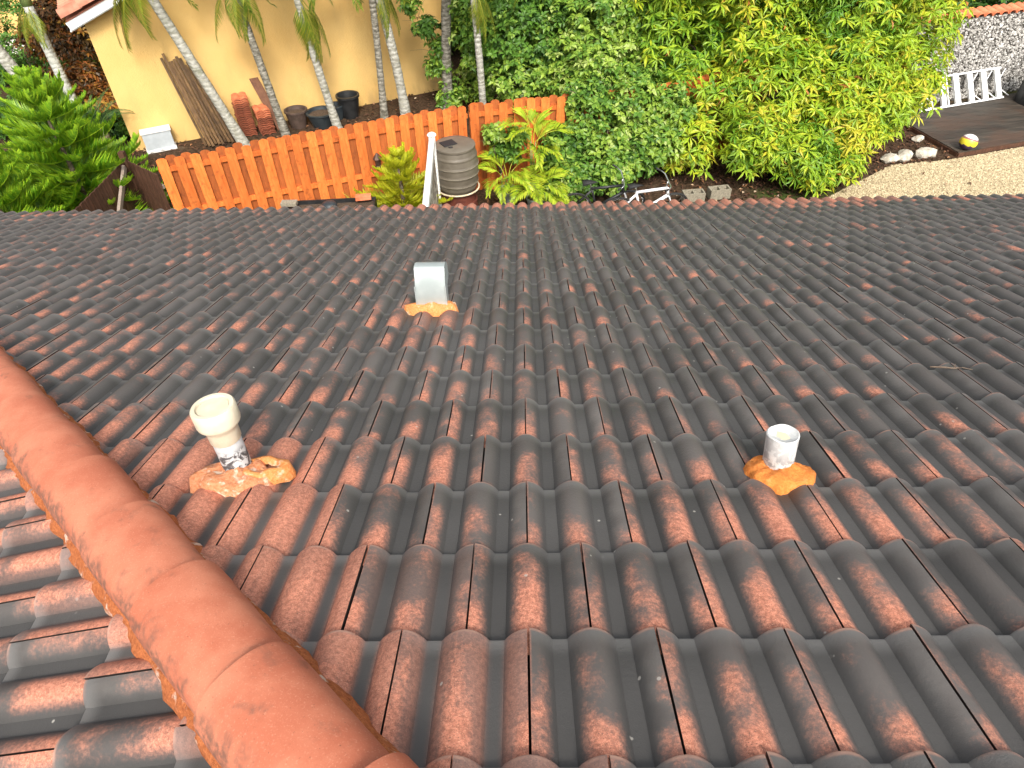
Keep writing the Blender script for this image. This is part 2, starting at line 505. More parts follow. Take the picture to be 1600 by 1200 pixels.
M['leaf_tree'] = leaf('tree_leaf', [(0, (.035, .11, .012)), (.45, (.11, .26, .02)), (.78, (.32, .46, .025)), (.96, (.5, .54, .03)), (1, (.5, .2, .05))])
M['leaf_hedge'] = leaf('hedge_leaf', [(0, (.025, .075, .012)), (.5, (.10, .22, .026)), (.9, (.30, .42, .05)), (1, (.40, .48, .16))], .25)
M['leaf_pine'] = leaf('araucaria_leaf', [(0, (.035, .11, .01)), (.5, (.15, .34, .02)), (1, (.42, .6, .03))], .35)
M['leaf_pine_yellow'] = leaf('young_araucaria_leaf', [(0, (.16, .24, .01)), (.5, (.42, .46, .015)), (1, (.62, .6, .04))], .35)
M['leaf_palm'] = leaf('palm_leaf', [(0, (.05, .11, .012)), (.5, (.16, .24, .025)), (1, (.42, .4, .05))], .35)
M['leaf_areca'] = leaf('areca_leaf', [(0, (.10, .24, .015)), (.5, (.3, .44, .02)), (1, (.58, .6, .05))], .35)
M['leaf_croton'] = leaf('croton_leaf', [(0, (.03, .022, .01)), (.4, (.09, .05, .014)), (.7, (.28, .09, .02)), (1, (.42, .24, .035))], .25)
M['leaf_cycad'] = leaf('cycad_leaf', [(0, (.015, .05, .014)), (.6, (.04, .11, .03)), (1, (.16, .27, .06))], .2)
M['leaf_grass'] = leaf('grass_leaf', [(0, (.14, .22, .02)), (.5, (.34, .4, .03)), (1, (.55, .5, .08))], .3)
M['litter'] = leaf('leaf_litter', [(0, (.045, .02, .012)), (.5, (.1, .045, .025)), (.85, (.3, .14, .06)), (1, (.62, .5, .36))], 0, .9)

def ground_mat():
    t = NT('soil_ground'); P = t.pos()
    n1 = t.noise(P, 1.3, 5, .6); n2 = t.noise(P, 14, 6, .7); n3 = t.noise(P, .25, 3)
    c = t.mix(t.smooth(n2, .35, .68), (.03, .02, .012), (.105, .065, .04))
    c = t.mix(t.smooth(n3, .56, .7), c, t.mix(n2, (.03, .055, .012), (.09, .13, .03)))
    c = t.mix(t.math('MULTIPLY', t.smooth(n1, .6, .75), .4), c, (.2, .15, .1))
    t.bump(n2, .8, .04)
    return t.fin(c, .95, .1)
M['ground'] = ground_mat()
def gravel_mat():
    t = NT('gravel'); P = t.pos()
    vo = t.n('ShaderNodeTexVoronoi'); t.l(P, vo.inputs['Vector']); vo.inputs['Scale'].default_value = 34
    n = t.noise(P, 5, 5, .7)
    c = t.mix(vo.outputs['Color'], (.36, .28, .17), (.53, .44, .29))
    c = t.mix(t.smooth(vo.outputs['Distance'], .5, .8), c, (.22, .16, .09))
    c = t.mix(t.math('MULTIPLY', t.smooth(n, .55, .75), .3), c, (.35, .26, .15))
    t.bump(vo.outputs['Distance'], .6, .02)
    return t.fin(c, .95, .1)
M['gravel'] = gravel_mat()
def pebble_mat():
    t = NT('gravel_stone')
    a = t.n('ShaderNodeAttribute', attribute_type='GEOMETRY', attribute_name='tint').outputs['Fac']
    c = t.mix(a, (.24, .18, .1), (.56, .475, .31))
    return t.fin(c, .9, .2)
M['pebble'] = pebble_mat()
M['pave'] = simple('white_paving', (.74, .74, .72), (.8, .8, .78), 4, .8)

def ball_mat():
    t = NT('ball_skin'); O = t.objc()
    sp = t.n('ShaderNodeSeparateXYZ'); t.l(O, sp.inputs[0])
    z = t.math('MULTIPLY_ADD', sp.outputs[0], .15, sp.outputs[2])
    n = t.noise(O, 11, 3)
    c = t.mix(t.smooth(z, .055, .06), (.72, .6, .04), (.32, .14, .13))
    c = t.mix(t.smooth(z, .09, .095), c, (.8, .78, .76))
    low = t.smooth(t.math('MULTIPLY_ADD', n, .12, z), -.005, -.012)
    c = t.mix(low, c, (.05, .025, .08))
    return t.fin(c, .4)
M['ball'] = ball_mat()

# ------------------------------------------------------------------ roof geometry constants
AL = R(20.58)
HP = 1.242                        # camera above roof plane
nrm = Vector((0, math.sin(AL), math.cos(AL)))
dwn = Vector((0, math.cos(AL), -math.sin(AL)))
F = Vector((0, 0, H)) - nrm * HP  # foot of perpendicular: origin of the front slope frame
W, E0, S0 = .314, .3557, 1.357
NC = 21                           # course k = 0 .. 20 has its lower edge at S0 + k * E0; eave at k = 21
KH = .915
HX, HY = -.455, .505               # a point of the hip line in plan; the hip runs (-1, KH)
def hip_y(x): return HY + (HX - x) * KH
def roof_z(y): return F.z - math.tan(AL) * (y - F.y)
TB = math.tan(AL) * KH
A0 = roof_z(hip_y(0))
BL = math.atan(TB)
LIFT = .037                       # roll height: the slope planes above are the planes of the roll tops
EAVE_Y = F.y + (S0 + 21 * E0) * math.cos(AL)
EAVE_Z = roof_z(EAVE_Y)

# ------------------------------------------------------------------ ground and setting
g = link('ground', mkmesh('ground', [(-300, -300, 0), (300, -300, 0), (300, 300, 0), (-300, 300, 0)], [(0, 1, 2, 3)], M['ground']))
tag(g, kind='structure')
gv = [(4.6, 11.2), (6.2, 12.75), (7.9, 14.02), (9.3, 14.25), (11.3, 14.86), (16, 16.3), (24, 17), (24, 8), (4.6, 8)]
g2 = link('gravel_bed', mkmesh('gravel_bed', [(x, y, .006) for x, y in gv], [tuple(range(len(gv)))[::-1]], M['gravel']))
tag(g2, kind='structure')

# ------------------------------------------------------------------ own house: walls, roof slopes, tiles
house = empty('house', (0, 2, 0))
tag(house, 'low house whose mildew-dark red tile roof fills the foreground', 'house')
def hchild(o):
    o.parent = house; o.matrix_parent_inverse = Matrix.Translation((0, -2, 0)); return o
ex0, ex1 = -8.05, 9.5             # plan of the eaves
wb = MB()
wb.box(((ex0 + ex1) / 2, (EAVE_Y - .55 - 7) / 2, (EAVE_Z - .15) / 2), (ex1 - ex0 - 1.1, EAVE_Y - .55 + 7, EAVE_Z - .15))
hchild(wb.build('wall', M['housewall']))
fb = MB()
fb.box(((ex0 + ex1) / 2, EAVE_Y - .06, EAVE_Z - .16), (ex1 - ex0, .03, .18))
hchild(fb.build('fascia', M['white']))
fb = MB(); fb.box((ex0 + .06, EAVE_Y / 2 - 3, EAVE_Z - .16), (.03, EAVE_Y + 5.9, .18))
hchild(fb.build('fascia', M['white']))
fb = MB(); fb.box(((ex0 + ex1) / 2, EAVE_Y - .33, EAVE_Z - .262), (ex1 - ex0 - .2, .5, .02))
hchild(fb.build('soffit', M['white']))

# front slope frame
fr = hchild(link('roof_slope', None)) if False else None
def slope_part(corners, name):
    """deck below the tiles, thin closed slab"""
    vs = [Vector(c) for c in corners]
    n = (vs[1] - vs[0]).cross(vs[2] - vs[0]).normalized()
    if n.z < 0: vs.reverse(); n = -n
    k = len(vs)
    lo = [v - n * .03 for v in vs]
    fs = [tuple(range(k)), tuple(range(2 * k - 1, k - 1, -1))] + [(i, i + k, (i + 1) % k + k, (i + 1) % k) for i in range(k)]
    return vs + lo, fs
DROP = LIFT + .03
top_s = -.75
ridge_y = F.y + top_s * math.cos(AL)
def hipx(y): return HX - (y - HY) / KH
fc = [(hipx(ridge_y), ridge_y), (ex1, ridge_y), (ex1, EAVE_Y - .02), (hipx(EAVE_Y - .02), EAVE_Y - .02)]
Mf = Matrix.Translation(F) @ Matrix.Rotation(-AL, 4, 'X')      # local x = X, y = down the slope, z = normal
Mfi = Mf.inverted()
v_, f_ = slope_part([(x, y, roof_z(y) - DROP / math.cos(AL)) for x, y in fc], 'roof')
slopeA = hchild(link('roof_slope', mkmesh('roof_slope', [Mfi @ v for v in v_], f_, M['deck'])))
slopeA.matrix_basis = Mf
tag(slopeA, 'front slope, dark mildew over clay red tiles')
# left slope: falls towards -X ; local x = -Y.. chosen so local y points down the slope
Pl = Vector((0, 0, A0))
xl = Vector((0, 1, 0)); yl = Vector((-math.cos(BL), 0, -math.sin(BL))); zl = xl.cross(yl)
if zl.z < 0: raise RuntimeError
Ml = Matrix.Identity(4)
for i in range(3):
    Ml[i][0] = xl[i]; Ml[i][1] = yl[i]; Ml[i][2] = zl[i]; Ml[i][3] = Pl[i]
Mli = Ml.inverted()
lx_top = hipx(ridge_y)
lc = [(lx_top, ridge_y), (hipx(EAVE_Y), EAVE_Y), (hipx(EAVE_Y), -6.5), (lx_top, -6.5)]
v_, f_ = slope_part([(x, y, A0 + TB * x - DROP / math.cos(BL)) for x, y in lc], 'roof')
slopeB = hchild(link('roof_slope', mkmesh('roof_slope', [Mli @ v for v in v_], f_, M['deck'])))
slopeB.matrix_basis = Ml
tag(slopeB, 'side slope beyond the hip')

GAP, TH, TILT, HL = .0056, .0155, .0185, .07
def profile(x):
    q = (x / W) * 2
    dq = abs(q - round(q)) * W / 2        # distance to nearest roll crest
    hw = .0595
    if dq >= hw: return 0
    return LIFT * math.cos(math.pi / 2 * dq / hw) ** .8
def tile_xs(n):
    hw = .0595
    xs = []
    for c in (0, W / 2, W):
        for i in range(-n, n + 1):
            t = i / n
            xs.append(c + hw * math.copysign(abs(t) ** .85, t))
    xs += [W / 4, 3 * W / 4]
    xs = sorted(x for x in xs if GAP / 2 < x < W - GAP / 2)
    return [GAP / 2] + xs + [W - GAP / 2]
def tile_geo(n):
    xs = tile_xs(n)
    ys = [-HL, 0, E0 * .5, E0 - .006, E0]
    V = []; UV = []
    for j, y in enumerate(ys):
        for x in xs:
            z = profile(x) - LIFT + TILT * y / E0 - (.003 if j == 4 else 0)
            V.append((x, y, z)); UV.append((x / W, y / E0))
    nx = len(xs)
    Fc = []
    for j in range(len(ys) - 1):
        for i in range(nx - 1):
            Fc.append((j * nx + i, j * nx + i + 1, (j + 1) * nx + i + 1, (j + 1) * nx + i))
    b = len(V)
    for x in xs:                                           # butt face
        V.append((x, E0, profile(x) - LIFT + TILT - .003 - TH)); UV.append((x / W, 1.0))
    l = (len(ys) - 1) * nx
    for i in range(nx - 1): Fc.append((l + i, l + i + 1, b + i + 1, b + i))
    for i in (0, nx - 1):                                  # edge faces at the side joints
        for j in (1, 2, 3):
            a, c = j * nx + i, (j + 1) * nx + i
            k = len(V)
            V.append((V[a][0], V[a][1], V[a][2] - TH)); V.append((V[c][0], V[c][1], V[c][2] - TH))
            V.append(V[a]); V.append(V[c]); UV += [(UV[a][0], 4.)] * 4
            Fc.append((k + 2, k + 3, k + 1, k) if i == 0 else (k + 3, k + 2, k, k + 1))
    return V, Fc, UV
tv, tf, tu = tile_geo(6)
tile_me = mkmesh('tile', tv, tf, M['tile'], True, tu)
def sharp(me):
    bm = bmesh.new(); bm.from_mesh(me)
    for e in bm.edges: e.smooth = not (len(e.link_faces) == 2 and e.calc_face_angle(0) > R(48))
    bm.to_mesh(me); bm.free()
sharp(tile_me)
tv2, tf2, tu2 = tile_geo(3)

def px_of(P):
    d = Vector(P) - Vector((0, 0, H)); z = d.dot(fwd)
    if z < .1: return None
    return 800 + 1080 * d.dot(r2) / z, 600 - 1080 * d.dot(u2) / z, z

tiles = []     # (slope, mat4 local, centre world, rnd, wear, needs clipping)
def hip_side(x, y): return (y - HY) + (x - HX) * KH          # > 0: front slope side (divided by norm -> distance)
HN = math.sqrt(1 + KH * KH)
def place(slope, Mw, front, k_lo, k_hi, xs_of, s_of):
    for k in range(k_lo, k_hi):
        for x0 in xs_of(k):
            y0 = s_of(k)
            cs = [Mw @ Vector((x, y, 0)) for x in (x0, x0 + W) for y in (y0 - HL, y0 + E0)]
            ds = [hip_side(c.x, c.y) / HN * (1 if front else -1) for c in cs]
            if max(ds) < .03: continue
            c = Mw @ Vector((x0 + W / 2, y0 + E0 / 2, 0))
            rnd = random.random()
            dh = max(0, sum(ds) / 4)
            if front:
                p = px_of(c) or (800, 1600, 1)
                wear = .33 + .3 * random.random() - .36 * max(0, min(1, (700 - p[1]) / 210))
                wear += .75 * math.exp(-dh / .45)
                wear += .16 * max(0, min(1, (p[1] - 620) / 250))
                wear += .22 * math.exp(-((c.x + .75) / .55) ** 2) * (1 if y0 < 5 else .4)
                wear -= .20 * max(0, min(1, (c.x - .9) / 1.2)) * max(0, min(1, (760 - p[1]) / 150))
                wear -= .16 * max(0, min(1, (-c.x - 2.0) / 1.0)) * max(0, min(1, (470 - p[1]) / 70))
                if k == 21 and -3.2 < c.x < 4.4: wear += 1.35 if c.x > -1.6 else .7
                elif k == 21: wear += .5
                if k == 20 and .2 < c.x < 4.2: wear += 1.0
                if k == 19 and 2.0 < c.x < 3.6: wear += .3
                if k in (16, 17) and 2.2 < c.x < 4.2 and random.random() < .5: wear += .5
                if math.hypot(c.x + 1.1, (c.y - 1.35) * .8) < .34: wear += .75
                if math.hypot(c.x + .55, (c.y - 3.3) * .7) < .3: wear += .45
                if random.random() < .03: wear += .5
            else:
                wear = .86 + .25 * random.random() + .3 * math.exp(-dh / .2)
            jit = Matrix.Translation((x0 + random.uniform(-.0008, .0008), y0 + random.uniform(-.006, .006), random.uniform(0, .0035))) @ \
                Matrix.Rotation(R(random.uniform(-.14, .14)), 4, 'Z') @ Matrix.Rotation(R(random.uniform(-.25, .25)), 4, 'Y')
            tiles.append((slope, jit, c, rnd, wear, min(ds) < .03, front))
place(slopeA, Mf, True, -6, NC + 1,
      lambda k: [(.0023 + (0 if k % 2 == 0 else W / 2)) + W * j for j in range(-27, 29)], lambda k: S0 + (k - 1) * E0 + (0 if k else 0))
PB = 1.19
def left_xs(k):
    return [(.762 if k % 2 == 0 else .604) + W * j for j in range(-8, 24)]
place(slopeB, Ml, False, -4, 18, left_xs, lambda k: PB + (k - 1) * E0)

def visible(c):
    p = px_of(c)
    return p is not None and -120 < p[0] < 1720 and 250 < p[1] < 1420
order = sorted(range(len(tiles)), key=lambda i: (0 if visible(tiles[i][2]) else 1, (tiles[i][2] - Vector((0, 0, H))).length))
single = set(order[:300])
def clip_mesh(V, Fc, U, Mt, Mw, front, mat):
    """cut a tile along the vertical plane of the hip"""
    bm = bmesh.new()
    vs = [bm.verts.new(v) for v in V]
    lay = bm.loops.layers.uv.new('UVMap')
    for f in Fc:
        ff = bm.faces.new([vs[i] for i in f])
        for lp, i in zip(ff.loops, f): lp[lay].uv = U[i]
    T = Mw @ Mt; Ti = T.inverted()
    no = Vector((KH, 1, 0)).normalized() * (1 if front else -1)
    co = Ti @ (Vector((HX, HY, 0)) + no * .02); nl = (Ti.to_3x3() @ no).normalized()
    bmesh.ops.bisect_plane(bm, geom=list(bm.verts) + list(bm.edges) + list(bm.faces), plane_co=co, plane_no=nl, clear_inner=True)
    for e in bm.edges: e.smooth = not (len(e.link_faces) == 2 and e.calc_face_angle(0) > R(48))
    for f in bm.faces: f.smooth = True
    me = bpy.data.meshes.new('tile'); me.materials.append(mat)
    bm.to_mesh(me); bm.free()
    return me
bulk = {True: [], False: []}
for i in order:
    slope, Mt, c, rnd, wear, clip, front = tiles[i]
    Mw = Mf if front else Ml
    if i in single or (clip and visible(c)):
        me = clip_mesh(tv, tf, tu, Mt, Mw, front, M['tile']) if clip else tile_me
        if len(me.polygons) == 0: continue
        o = link('tile', me, slope); o.matrix_basis = Mt
        o['rnd'] = rnd; o['wear'] = wear
    elif not clip:
        bulk[front].append((Mt, rnd, wear))
for front in (True, False):
    A = np.array(tv2); nb = len(A); VV = []; FF = []; UU = []; RR = []; WW = []
    fq = np.array([f for f in tf2])
    for j, (Mt, rnd, wear) in enumerate(bulk[front]):
        mm = np.array(Mt)
        VV.append(A @ mm[:3, :3].T + mm[:3, 3]); FF.append(fq + j * nb); UU.append(np.array(tu2))
        RR.append(np.full(nb, rnd)); WW.append(np.full(nb, wear))
    if not VV: continue
    me = mkmesh('far_tiles', np.vstack(VV), np.vstack(FF), M['tile'], True, np.vstack(UU), {'rnd': np.concatenate(RR), 'wear': np.concatenate(WW)})
    sharp(me)
    tag(link('far_tiles', me, slopeA if front else slopeB), kind='stuff')

# hip caps, lapped downhill, bedded in mortar
hd = Vector((-1, KH, -math.tan(AL) * KH)); hlen = hd.length; hd.normalize()
hs_ = Vector((KH, 1, 0)).normalized()                       # across the hip, towards the front slope
hu = hd.cross(hs_); hu = hu if hu.z > 0 else -hu
hipP = Vector((HX, HY, roof_z(HY)))
CAPL, CAPE = .48, .425
def cap_geo():
    V = []; Fc = []
    ns, nl = 18, 6
    for sh in (0, 1):
        for j in range(nl + 1):
            t = j / nl
            hw = (.112 + .016 * t) - sh * .016
            ht = (.088 + .018 * t) - sh * .016
            if j == nl and not sh: hw -= .003; ht -= .003
            for i in range(ns + 1):
                an = math.pi * i / ns
                cx = math.copysign(abs(math.cos(an)) ** .9, math.cos(an))
                V.append((t * CAPL, -cx * hw, math.sin(an) ** .85 * ht))
    q = (ns + 1); blk = q * (nl + 1)
    for j in range(nl):
        for i in range(ns): Fc.append((j * q + i, (j + 1) * q + i, (j + 1) * q + i + 1, j * q + i + 1))
    l = nl * q
    for i in range(ns): Fc.append((l + i, blk + l + i, blk + l + i + 1, l + i + 1))
    for i in (0, ns):
        for j in range(nl): Fc.append((j * q + i, blk + j * q + i, blk + (j + 1) * q + i, (j + 1) * q + i))
    return V, Fc
cv, cf = cap_geo()
cap_me = mkmesh('hip_cap', cv, cf, M['cap'], True)
bm = bmesh.new(); bm.from_mesh(cap_me); bmesh.ops.recalc_face_normals(bm, faces=list(bm.faces)); bm.to_mesh(cap_me); bm.free()
sharp(cap_me)
CAPB = -.012                                                  # cap base relative to the roll-top hip line
# joint of a cap at X = -1.009 - .012 on the left flank
t0 = ((HX - (-.925)) / (1 / hlen)) 
for j in range(-6, 20):
    t = t0 + j * CAPE
    p = hipP + hd * (t - CAPL) + hu * (CAPB + .012)
    Mc = Matrix.Identity(4)
    tiltv = R(2.1)
    ax = hd * math.cos(tiltv) + hu * math.sin(tiltv)
    uu = hu * math.cos(tiltv) - hd * math.sin(tiltv)
    ss = uu.cross(ax)
    for i in range(3): Mc[i][0] = ax[i]; Mc[i][1] = ss[i]; Mc[i][2] = uu[i]; Mc[i][3] = p[i]
    if (p - Vector((0, 0, H))).length > 9: continue
    o = link('hip_cap', cap_me, slopeA)
    o.matrix_basis = Mfi @ Mc @ Matrix.Rotation(R(random.uniform(-1, 1)), 4, 'Z') @ Matrix.Rotation(R(random.uniform(-2, 2)), 4, 'X')
# mortar ribbons under both flanks
for sgn in (1, -1):
    V = []; Fc = []; n = 420; L0, L1 = -1.6, 8.6
    sl_n = Vector((0, 0, 1))
    for i in range(n):
        t = L0 + (L1 - L0) * i / (n - 1)
        c = hipP + hd * t
        w1 = .122 + .005 * math.sin(t * 7) + .003 * math.sin(t * 31)
        w2 = w1 + (.017 if sgn > 0 else .021) + (.003 if sgn > 0 else .0045) * (math.sin(t * 23 + sgn) + .7 * math.sin(t * 57 + 2)) + random.uniform(-.0025, .0025)
        fall = math.tan(AL) * KH / HN * 1.0
        pts = []
        for w, zz in ((w1 - .05, .05), (w1, .03 + random.uniform(-.006, .008)), ((w1 + w2) / 2, .018 + random.uniform(-.008, .01)), (w2, .002 + random.uniform(-.008, .008)), (w2 - .004, -.075)):
            q = c + hs_ * (sgn * w); q.z += zz - w * fall
            pts.append(q)
        V += pts
    for i in range(n - 1):
        for k in range(4): Fc.append((i * 5 + k, (i + 1) * 5 + k, (i + 1) * 5 + k + 1, i * 5 + k + 1))
    me = mkmesh('mortar_bed', [Mfi @ v for v in V], Fc, M['mortar'], True)
    link('mortar_bed', me, slopeA)

# ------------------------------------------------------------------ things standing through the roof
def collar(name, mat, parent, rx, ry, hgt, seed, slope_tilt=True, bumps=3.0, off=(0, 0)):
    """a hand-laid mound of mortar that follows the slope"""
    rs = random.Random(seed)
    V = []; Fc = []
    na, nr = 40, 9
    ph = [rs.uniform(0, 6.28) for _ in range(6)]
    for j in range(nr + 1):
        t = j / nr
        for i in range(na):
            an = 2 * math.pi * i / na
            k = 1 + .10 * math.sin(2 * an + ph[0]) + .07 * math.sin(3 * an + ph[1]) + .045 * math.sin(7 * an + ph[2]) + .03 * math.sin(13 * an + ph[3])
            rr = t * k
            x, y = rr * rx * math.cos(an) + off[0] * t, rr * ry * math.sin(an) + off[1] * t
            z = hgt * (1 - t ** 5) + .010 * math.sin(x * 48 + ph[4]) * math.sin(y * 52 + ph[5]) + .005 * math.sin(x * 120 + ph[1]) * math.sin(y * 131 + ph[2])
            z += rs.uniform(-.0035, .0035)
            if j == nr: z = -.045
            elif j == nr - 1: z = hgt * .55 + rs.uniform(-.005, .005)
            V.append((x, y, z - y * math.tan(AL) + (.016 if j < nr else 0)))
    for j in range(nr):
        for i in range(na): Fc.append((j * na + i, j * na + (i + 1) % na, (j + 1) * na + (i + 1) % na, (j + 1) * na + i))
    return link(name, mkmesh(name, V, Fc, mat, True), parent)

def aim(o, d):
    o.rotation_euler = Vector(d).to_track_quat('Z', 'Y').to_euler()
# tall cream pipe by the hip
vp = empty('vent_pipe', (-1.032, 1.604, roof_z(1.604)))
tag(vp, 'tall cream vent pipe with wide collar rim standing beside the hip cap', 'vent pipe', 'plumbing vent pipes on the roof')
collar('mortar_collar', M['collar_a'], vp, .135, .115, .030, 3, off=(-.008, -.045))
# broken lip of mortar: an open shell at the right side of the collar
V = []; Fc = []
for i in range(15):
    an = R(-150 + 300 * i / 14)
    for j, (rr, zz) in enumerate(((.030, .026), (.046, .052), (.064, .048), (.072, -.02))):
        k = 1 + .12 * math.sin(an * 3 + 1)
        x, y = .10 + rr * k * math.cos(an) * 1.25, -.01 + rr * k * math.sin(an)
        V.append((x, y, zz - y * math.tan(AL) + .006 * math.sin(an * 5)))
for i in range(14):
    for j in range(3): Fc.append((i * 4 + j, (i + 1) * 4 + j, (i + 1) * 4 + j + 1, i * 4 + j + 1))
link('mortar_lip', mkmesh('mortar_lip', V, Fc, M['collar_c'], True), vp)
pd = (-.016, .03, .30)
pl = MB(); pl.lathe([(.049, -.08), (.049, .12), (.0495, .19)], 28)
o = smooth_by_angle(pl.build('pipe', M['pipe_white_stain'], vp)); aim(o, pd)
pl = MB(); pl.lathe([(.050, .165), (.053, .17), (.054, .21), (.06, .228), (.0725, .242), (.0745, .25), (.0745, .307), (.070, .313), (.058, .313), (.0565, .309), (.056, .303), (.053, .303), (.052, .306), (.0, .307)], 32, close=False)
o = smooth_by_angle(pl.build('coupling', M['pipe_cream'], vp), 50); aim(o, pd)
st = MB()
for i in range(9):
    pass
V = []; Fc = []
for i in range(9):
    an = R(-140 + 70 * i / 8)
    top = .163 + .004 * math.sin(i); bot = .163 - .03 * math.sin(math.pi * i / 8) - .004
    for z in (top, bot): V.append((.0515 * math.cos(an), .0515 * math.sin(an), z))
for i in range(8): Fc.append((2 * i, 2 * i + 2, 2 * i + 3, 2 * i + 1))
o = link('rust_drip', mkmesh('rust_drip', V, Fc, M['rust'], True), vp); aim(o, pd)

# short white pipe on the right
vp = empty('vent_pipe', (.889, 1.579, roof_z(1.579)))
tag(vp, 'short white flaking vent pipe in a bright orange mortar collar, right of the roof', 'vent pipe', 'plumbing vent pipes on the roof')
collar('mortar_collar', M['collar_b'], vp, .118, .1, .03, 9, off=(-.012, -.04))
pd = (-.009, .025, .16)
V = []; Fc = []
sg = 28
prof = [(.0525, -.08), (.0525, .05), (.0525, .10), (.054, .165), (.050, .168), (.045, .163), (.0, .15)]
pl = MB(); pl.lathe(prof, sg, close=False)
o = pl.build('pipe', M['pipe_white_rough'], vp)
for v in o.data.vertices:                                   # hand-cut rim, rough bottom
    if v.co.z > .14 and v.co.xy.length > .03:
        an = math.atan2(v.co.y, v.co.x)
        v.co.z += .0022 * math.sin(an * 2 + 1.2) + .0012 * math.sin(an * 5)
smooth_by_angle(o, 50); aim(o, pd)
pl = MB(); pl.lathe([(.0462, .154), (.03, .156), (0.001, .1565)], sg)
o = pl.build('plug', M['pipe_inside'], vp, True); aim(o, pd)

# galvanised gooseneck vent
gvn = empty('roof_vent', (-.57, 3.54, roof_z(3.54)))
tag(gvn, 'galvanised sheet-metal gooseneck roof vent in the middle of the slope', 'roof vent')
collar('mortar_collar', M['collar_c'], gvn, .16, .095, .046, 21, off=(0, -.03))
pr = [(-.055, -.05), (-.056, .06), (-.055, .12), (-.05, .16), (-.038, .21), (-.02, .26), (.002, .305), (.012, .309), (.06, .302), (.115, .275), (.145, .235), (.15, .15)]
inn = [(.14, .15), (.05, .15), (.05, -.05)]
wv = .093
n = len(pr)
V = [(-wv, y, z) for y, z in pr + inn] + [(wv, y, z) for y, z in pr + inn]
k = n + 3
Fc = [(i, i + 1, i + 1 + k, i + k) for i in range(k - 1)]
o = link('hood', mkmesh('hood', V, Fc, M['galv']), gvn); smooth_by_angle(o, 30)
for s in (0, 1):                                             # side cheeks, 1 mm sheet
    b = MB(); x = (-wv - .002) if s == 0 else (wv + .002)
    pts = [(x, y, z) for y, z in pr + inn]
    cen = None
    b.add(pts, [tuple(range(k)) if s else tuple(range(k))[::-1]])
    b.build('cheek', M['galv'], gvn)
b = MB(); 
for x in (-wv, wv):
    b.box((x, -.058, .09), (.008, .004, .24))
b.build('seam', M['galv'], gvn)
tw = MB()
tw.tube([(0, 0, .004), (.05, -.03, .012), (.09, -.04, .01), (.13, -.035, .012), (.17, -.05, .006)], [.004, .005, .004, .003, .002], 5)
tw.tube([(.09, -.04, .01), (.11, -.01, .02)], [.003, .002], 5)
o = tw.build('twig', M['twig'], None, False, (1.93, 2.46, roof_z(2.46) + .012), (-AL, 0, 0))
tag(o, 'thin dry twig lying on the roof tiles at the right', 'twig')

# ------------------------------------------------------------------ fence
def picket_mesh(w, hgt, t, clip=.035):
    b = MB()
    pts = [(-w / 2, 0), (w / 2, 0), (w / 2, hgt - clip), (w / 2 - clip, hgt - .006), (0, hgt), (-w / 2 + clip, hgt - .006), (-w / 2, hgt - clip)]
    k = len(pts)
    V = [(x, -t / 2, z) for x, z in pts] + [(x, t / 2, z) for x, z in pts]
    Fc = [tuple(range(k)), tuple(range(2 * k - 1, k - 1, -1))] + [(i, i + k, (i + 1) % k + k, (i + 1) % k) for i in range(k)]
    return V, Fc
pv, pf = picket_mesh(.168, 1.8, .02)
pick_me = mkmesh('picket', pv, pf, M['fence'])
pick_back = mkmesh('picket', pv, pf, M['fence_shaded'])
def fence_run(a, b, label, pitch=.283, first=0., hz=1.8, mats=('fence', 'fence_shaded'), fm=pick_me, bm_=pick_back, gap_at=None):
    a, b = Vector((*a, 0)), Vector((*b, 0))
    d = b - a; L = d.length; an = math.atan2(d.y, d.x)
    root = empty('picket_fence', a, (0, 0, an)); tag(root, label, 'fence', 'orange picket fence runs')
    for z in (.18, .78, 1.58):
        m_ = MB(); m_.box((L / 2, .0, z), (L, .045, .085)); m_.build('rail', M[mats[0]], root)
    x = .09 + first
    while x < L - .05:
        o = link('picket', fm, root, (x, -.034, random.uniform(-.04, .025)), (R(random.uniform(-.4, .4)), R(random.uniform(-.7, .7)), 0))
        x2 = x + pitch / 2
        if x2 < L - .05:
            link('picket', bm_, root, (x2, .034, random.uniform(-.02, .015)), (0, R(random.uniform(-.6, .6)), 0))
        x += pitch
    xp = .05
    while xp < L + .3:
        m_ = MB(); m_.box((min(xp, L - .05), .075, .86), (.09, .06, 1.72)); m_.build('post', M['fence_shaded'], root)
        xp += 2.4
    return root
fence_run((-6.22, 11.12), (-1.03, 13.22), 'long weathered orange picket fence run in front of the yellow wall')
fence_run((-1.0, 13.25), (2.4, 13.85), 'short orange picket fence run behind the rain barrel and potted palm')
fence_run((2.5, 13.95), (9.0, 16.7), 'orange picket fence run mostly hidden behind the big yellow-green tree')

# dark brown board fence turning away at the left end
bpv, bpf = picket_mesh(.14, 1.45, .02, .01)
board_me = mkmesh('board', bpv, bpf, M['brown_wood'])
root = empty('board_fence', (-6.3, 11.2, 0)); tag(root, 'dark brown board fence corner at the left end of the orange fence', 'fence')
def brun(a, b, zr):
    a, b = Vector((*a, 0)), Vector((*b, 0)); d = b - a; an = math.atan2(d.y, d.x); nb = int(d.length / .15)
    for i in range(nb):
        p = a + d * ((i + .5) / nb) - Vector((-6.3, 11.2, 0))
        link('board', board_me, root, p, (0, 0, an))
    for z in zr:
        m_ = MB(); off = Vector((math.sin(an), -math.cos(an), 0)) * .035
        m_.bar(a + off + Vector((6.3, -11.2, z)), b + off + Vector((6.3, -11.2, z)), .035, .07); m_.build('rail', M['greywood'] if z > 1 else M['brown_wood'], root)
brun((-6.35, 11.25), (-7.15, 11.85), (.5, 1.2))
brun((-7.18, 11.8), (-7.25, 9.9), (.5, 1.2))
